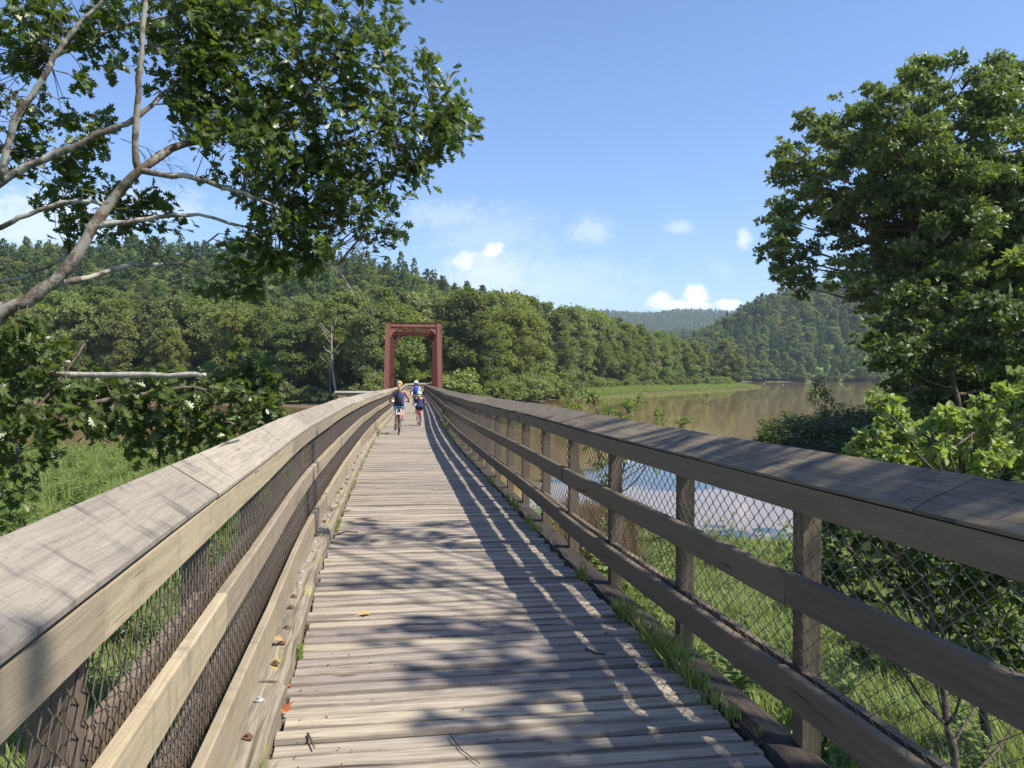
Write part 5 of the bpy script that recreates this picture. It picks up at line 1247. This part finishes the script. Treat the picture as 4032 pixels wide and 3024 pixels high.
# ------------------------------------------------------------------ weeds in the deck edge, fallen leaves, twigs
def build_small():
    r = np.random.default_rng(77); tv, tf = tuft(50, 22, .17, .05, .5, .0045)
    V, F, off = [], [], 0
    def put(Y, u, sc, side):
        nonlocal off
        p = at(s_of_y(Y), u, -.02); a = r.random()*6.28; c, s_ = math.cos(a), math.sin(a); v, f = tuft(int(r.integers(0, 999)), 16, .17*sc, .05*sc, .55, .0045+.001*sc)
        w = np.stack([v[:, 0]*c-v[:, 1]*s_, v[:, 0]*s_+v[:, 1]*c, v[:, 2]], 1)+np.array(p); V.append(w); F.append(f+off); off += len(w)
    for Y, n, sc in ((4.05, 14, .9), (4.35, 16, 1.2), (4.65, 16, 1.3), (4.95, 12, 1.2), (5.3, 10, 1.2), (5.6, 6, .9), (6.6, 7, 1.0), (3.7, 8, .8)):
        for _ in range(int(n*.6)): put(Y+r.uniform(-.18, .18), 1.055+r.uniform(-.03, .05), sc*r.uniform(.6, 1.1), 1)
    for Y in np.concatenate([r.uniform(8.6, 9.2, 7), r.uniform(10, 11.2, 9), r.uniform(12.6, 13.3, 7), r.uniform(15, 34, 16)]): put(Y, 1.06+r.uniform(-.02, .06), r.uniform(.6, 1.1), 1)
    tag(link('edge_grass', fast_mesh('edge_grass', np.concatenate(V), np.concatenate(F), M_GRASS)), 'grass tufts growing from the gap along the right edge of the boardwalk', 'grass', kind='stuff')
    V.clear(); F.clear(); off = 0
    for Y, n, sc in ((5.0, 5, .8), (3.4, 4, 1.2), (8.9, 4, .6), (9.4, 4, .6), (3.0, 3, .8)):
        for _ in range(n): put(Y+r.uniform(-.08, .08), -1.05+r.uniform(-.015, .015), sc*r.uniform(.6, 1.1), -1)
    for Y in r.uniform(9, 22, 10): put(Y, -1.05, r.uniform(.5, .9), -1)
    tag(link('edge_grass', fast_mesh('edge_grass', np.concatenate(V), np.concatenate(F), M_GRASS)), 'small grass tufts along the left edge of the boardwalk', 'grass', kind='stuff')
    # leafy weeds climbing at the rails
    for Y, u, h, lab, m in ((24.6, -1.08, .20, 'yellow leafy weed at the foot of the left railing beside the woman', M_LIME), (26.5, 1.10, .55, 'yellow green weed climbing the lower right rail', M_LIME), (31, 1.12, .95, 'small green sprig on the right railing level with the girl', M_LIME)):
        p = at(s_of_y(Y), u, -.02); v, f = weed(int(Y), h, 'broad', 40, .11); o = link('edge_weed', fast_mesh('edge_weed', v*np.array([.9, .9, 1]), f, m), None, p); tag(o, lab, 'weed')
    # litter in the gaps
    P, D, N, S = [], [], [], []
    for i in range(900):
        left = r.random() < .6; Y = r.uniform(2.2, 14)**1; u = (-1.046+r.normal()*.008) if left else 1.07+r.normal()*.035; p = at(s_of_y(Y), u, -.030 if left else -.01)
        P.append(tuple(p+Vector((0, 0, r.uniform(0, .015))))); D.append(tuple(rand_dir(1, r)[0]*np.array([1, 1, .3]))); N.append((r.normal()*.4, r.normal()*.4, 1)); S.append(r.uniform(.012, .035))
    v, f = leaves(*map(np.array, (P, D, N, S)), 'broad'); m = leaf_mat('litter', (0.11, 0.055, 0.028), (0.26, 0.15, 0.075), .8, .1, .1)
    tag(link('leaf_litter', fast_mesh('leaf_litter', v, f, m)), 'brown leaf litter lying in the gaps beside the planks', 'litter', kind='stuff')
    mr = leaf_mat('fallen_leaf_red', (0.34, 0.11, 0.05), (0.40, 0.15, 0.07), .7, .15, .2); my = leaf_mat('fallen_leaf_tan', (0.38, 0.26, 0.10), (0.46, 0.32, 0.14), .7, .15, .2)
    LV, LF = leaf_shape('maple'); LO, FO = leaf_shape('oak'); LV = LV*np.array([1, 1, 2.2])
    for (x, y), sz, mt, lab, a, (vv, ff), dz in (((622, 1552), .11, mr, 'reddish fallen leaf at the left plank edge near the camera', .6, (LV, LF), .03), ((800, 1330), .10, my, 'tan fallen leaf lying alone mid left on the planks', 1.9, (LV, LF), .012), ((635, 1478), .10, mr, 'small reddish leaf in the left gap beyond the reddest leaf', 2.6, (LO, FO), .0), ((617, 1443), .09, my, 'tan leaf on the bolted left guard timber', 1.2, (LO, FO), .15), ((748, 1042), .16, my, 'yellow leaf beside the left guard timber far down the boardwalk', .3, (LV, LF), .02), ((1313, 1372), .045, mr, 'tiny orange leaf in the sunlit stripe on the right', .3, (LV, LF), .01)):
        p = deck_px(x, y); o = link('fallen_leaf', fast_mesh('fallen_leaf', vv*sz, ff, mt), None, p+Vector((0, 0, dz))); o.rotation_euler = (.12, -.1, a); tag(o, lab, 'leaf')
    for pts, rad, lab in ((((668, 1590), (676, 1605), (683, 1622)), .006, 'short bent twig lying on the left planks near the camera'), (((975, 1592), (1000, 1625), (1040, 1655)), .0035, 'thin twig at the bottom centre of the planks'), (((1268, 1405), (1290, 1416), (1312, 1417)), .008, 'dark curved stick across the sunlit stripe'), (((722, 1158), (750, 1150), (775, 1152)), .010, 'dark stick at the left plank edge in tree shade'), (((735, 1108), (758, 1104)), .008, 'small stick by the left guard timber farther away')):
        q = [deck_px(*c)+Vector((0, 0, .012)) for c in pts]; b = MB(); b.tube([v-q[0] for v in q], [rad, rad*.85, rad*.6][:len(q)], 5); tag(b.build('fallen_twig', M_TWIG, None, True, q[0]), lab, 'twig')
    # crumbs of bark and gravel on the planks
    P = []; b = MB()
    for i in range(420):
        Y = r.uniform(2.4, 16); p = at(s_of_y(Y), r.uniform(-1, 1), .003+r.uniform(0, .002)); z = r.uniform(.003, .010)
        b.raw([p+Vector((z, 0, 0)), p+Vector((-z*.6, z*.8, 0)), p+Vector((-z*.5, -z*.7, 0)), p+Vector((0, 0, z*.7))], [(0, 1, 3), (1, 2, 3), (2, 0, 3)])
    tag(b.build('deck_crumbs', plain('crumb', (0.09, 0.07, 0.05), .9, 0, .5, 300)), 'bits of bark and grit scattered over the planks', 'grit', kind='stuff')
    # white birds and a gull pair on the water edge
    for x, y, Y, lab in ((3009/1.82278, 1518/1.82278, 520, 'white water bird floating beyond the spit tip at the left'), (3084/1.82278, 1530/1.82278, 480, 'white water bird floating on the open river right of the spit')):
        p = px(x, y, Y); p.z = WATER; b = MB(); b.loft([[Vector((w*math.cos(a), yy, z+h*math.sin(a))) for a in [k*math.pi/4 for k in range(8)]] for yy, w, h, z in ((-.5, .03, .03, .32), (-.3, .2, .16, .2), (0, .3, .24, .16), (.3, .2, .2, .2), (.42, .07, .08, .36))])
        b.tube([(0, .36, .3), (0, .46, .62), (0, .56, .68)], [.07, .06, .05], 6); tag(b.build('water_bird', M_WHITE, None, True, p), lab, 'bird')
build_small()
# bleached snag among the far trees left of the truss
def build_snags():
    for (x0, y0, x1, y1), lab, Y, fl in (((728, 800, 716, 700), 'pale bare snag between the trees left of the truss', 152, -1), ((805, 800, 776, 740), 'bleached forked branch tree close to the left side of the truss', 155, 1)):
        b0, t0 = px(x0, y0+40, Y), px(x1, y1, Y); b0.z = gz(b0.x, b0.y); root = thing('dead_tree', lab, 'dead tree', b0); mb = MB(); ax = limb(mb, [(0, 0, -.5), (t0-b0)*.5+Vector((.4*fl, 0, 0)), t0-b0], .30, .07, 7, .05); mb.build('trunk', M_BARKP, root, True); mb = MB()
        for i in range(9):
            f = rnd.uniform(.4, .95); a = ax[int(f*(len(ax)-1))]; d = Vector((rnd.uniform(-1, 1), rnd.uniform(-.6, .2), rnd.uniform(.3, 1.2))); mb.tube([a, a+d*1.3, a+d*2.4+Vector((rnd.uniform(-.5, .5), 0, .4))], [.11, .07, .03], 5)
        mb.build('branch', M_BARKP, root, True)
build_snags()

# ------------------------------------------------------------------ air
def build_haze():
    b = MB(); b.box((-3900, -200, -9.5), (3900, 4600, 330)); m = bpy.data.materials.new('haze'); m.use_nodes = True; nt = m.node_tree; nt.nodes.clear()
    o = nt.nodes.new('ShaderNodeOutputMaterial'); v = nt.nodes.new('ShaderNodeVolumePrincipled'); v.inputs['Color'].default_value = (.70, .84, 1.0, 1); v.inputs['Density'].default_value = HAZE; v.inputs['Anisotropy'].default_value = .2
    nt.links.new(v.outputs[0], o.inputs['Volume']); tag(b.build('haze', m), 'pale summer haze between the near bridge and the far hills', 'haze', kind='stuff')
HAZE = 0.00012
build_haze()
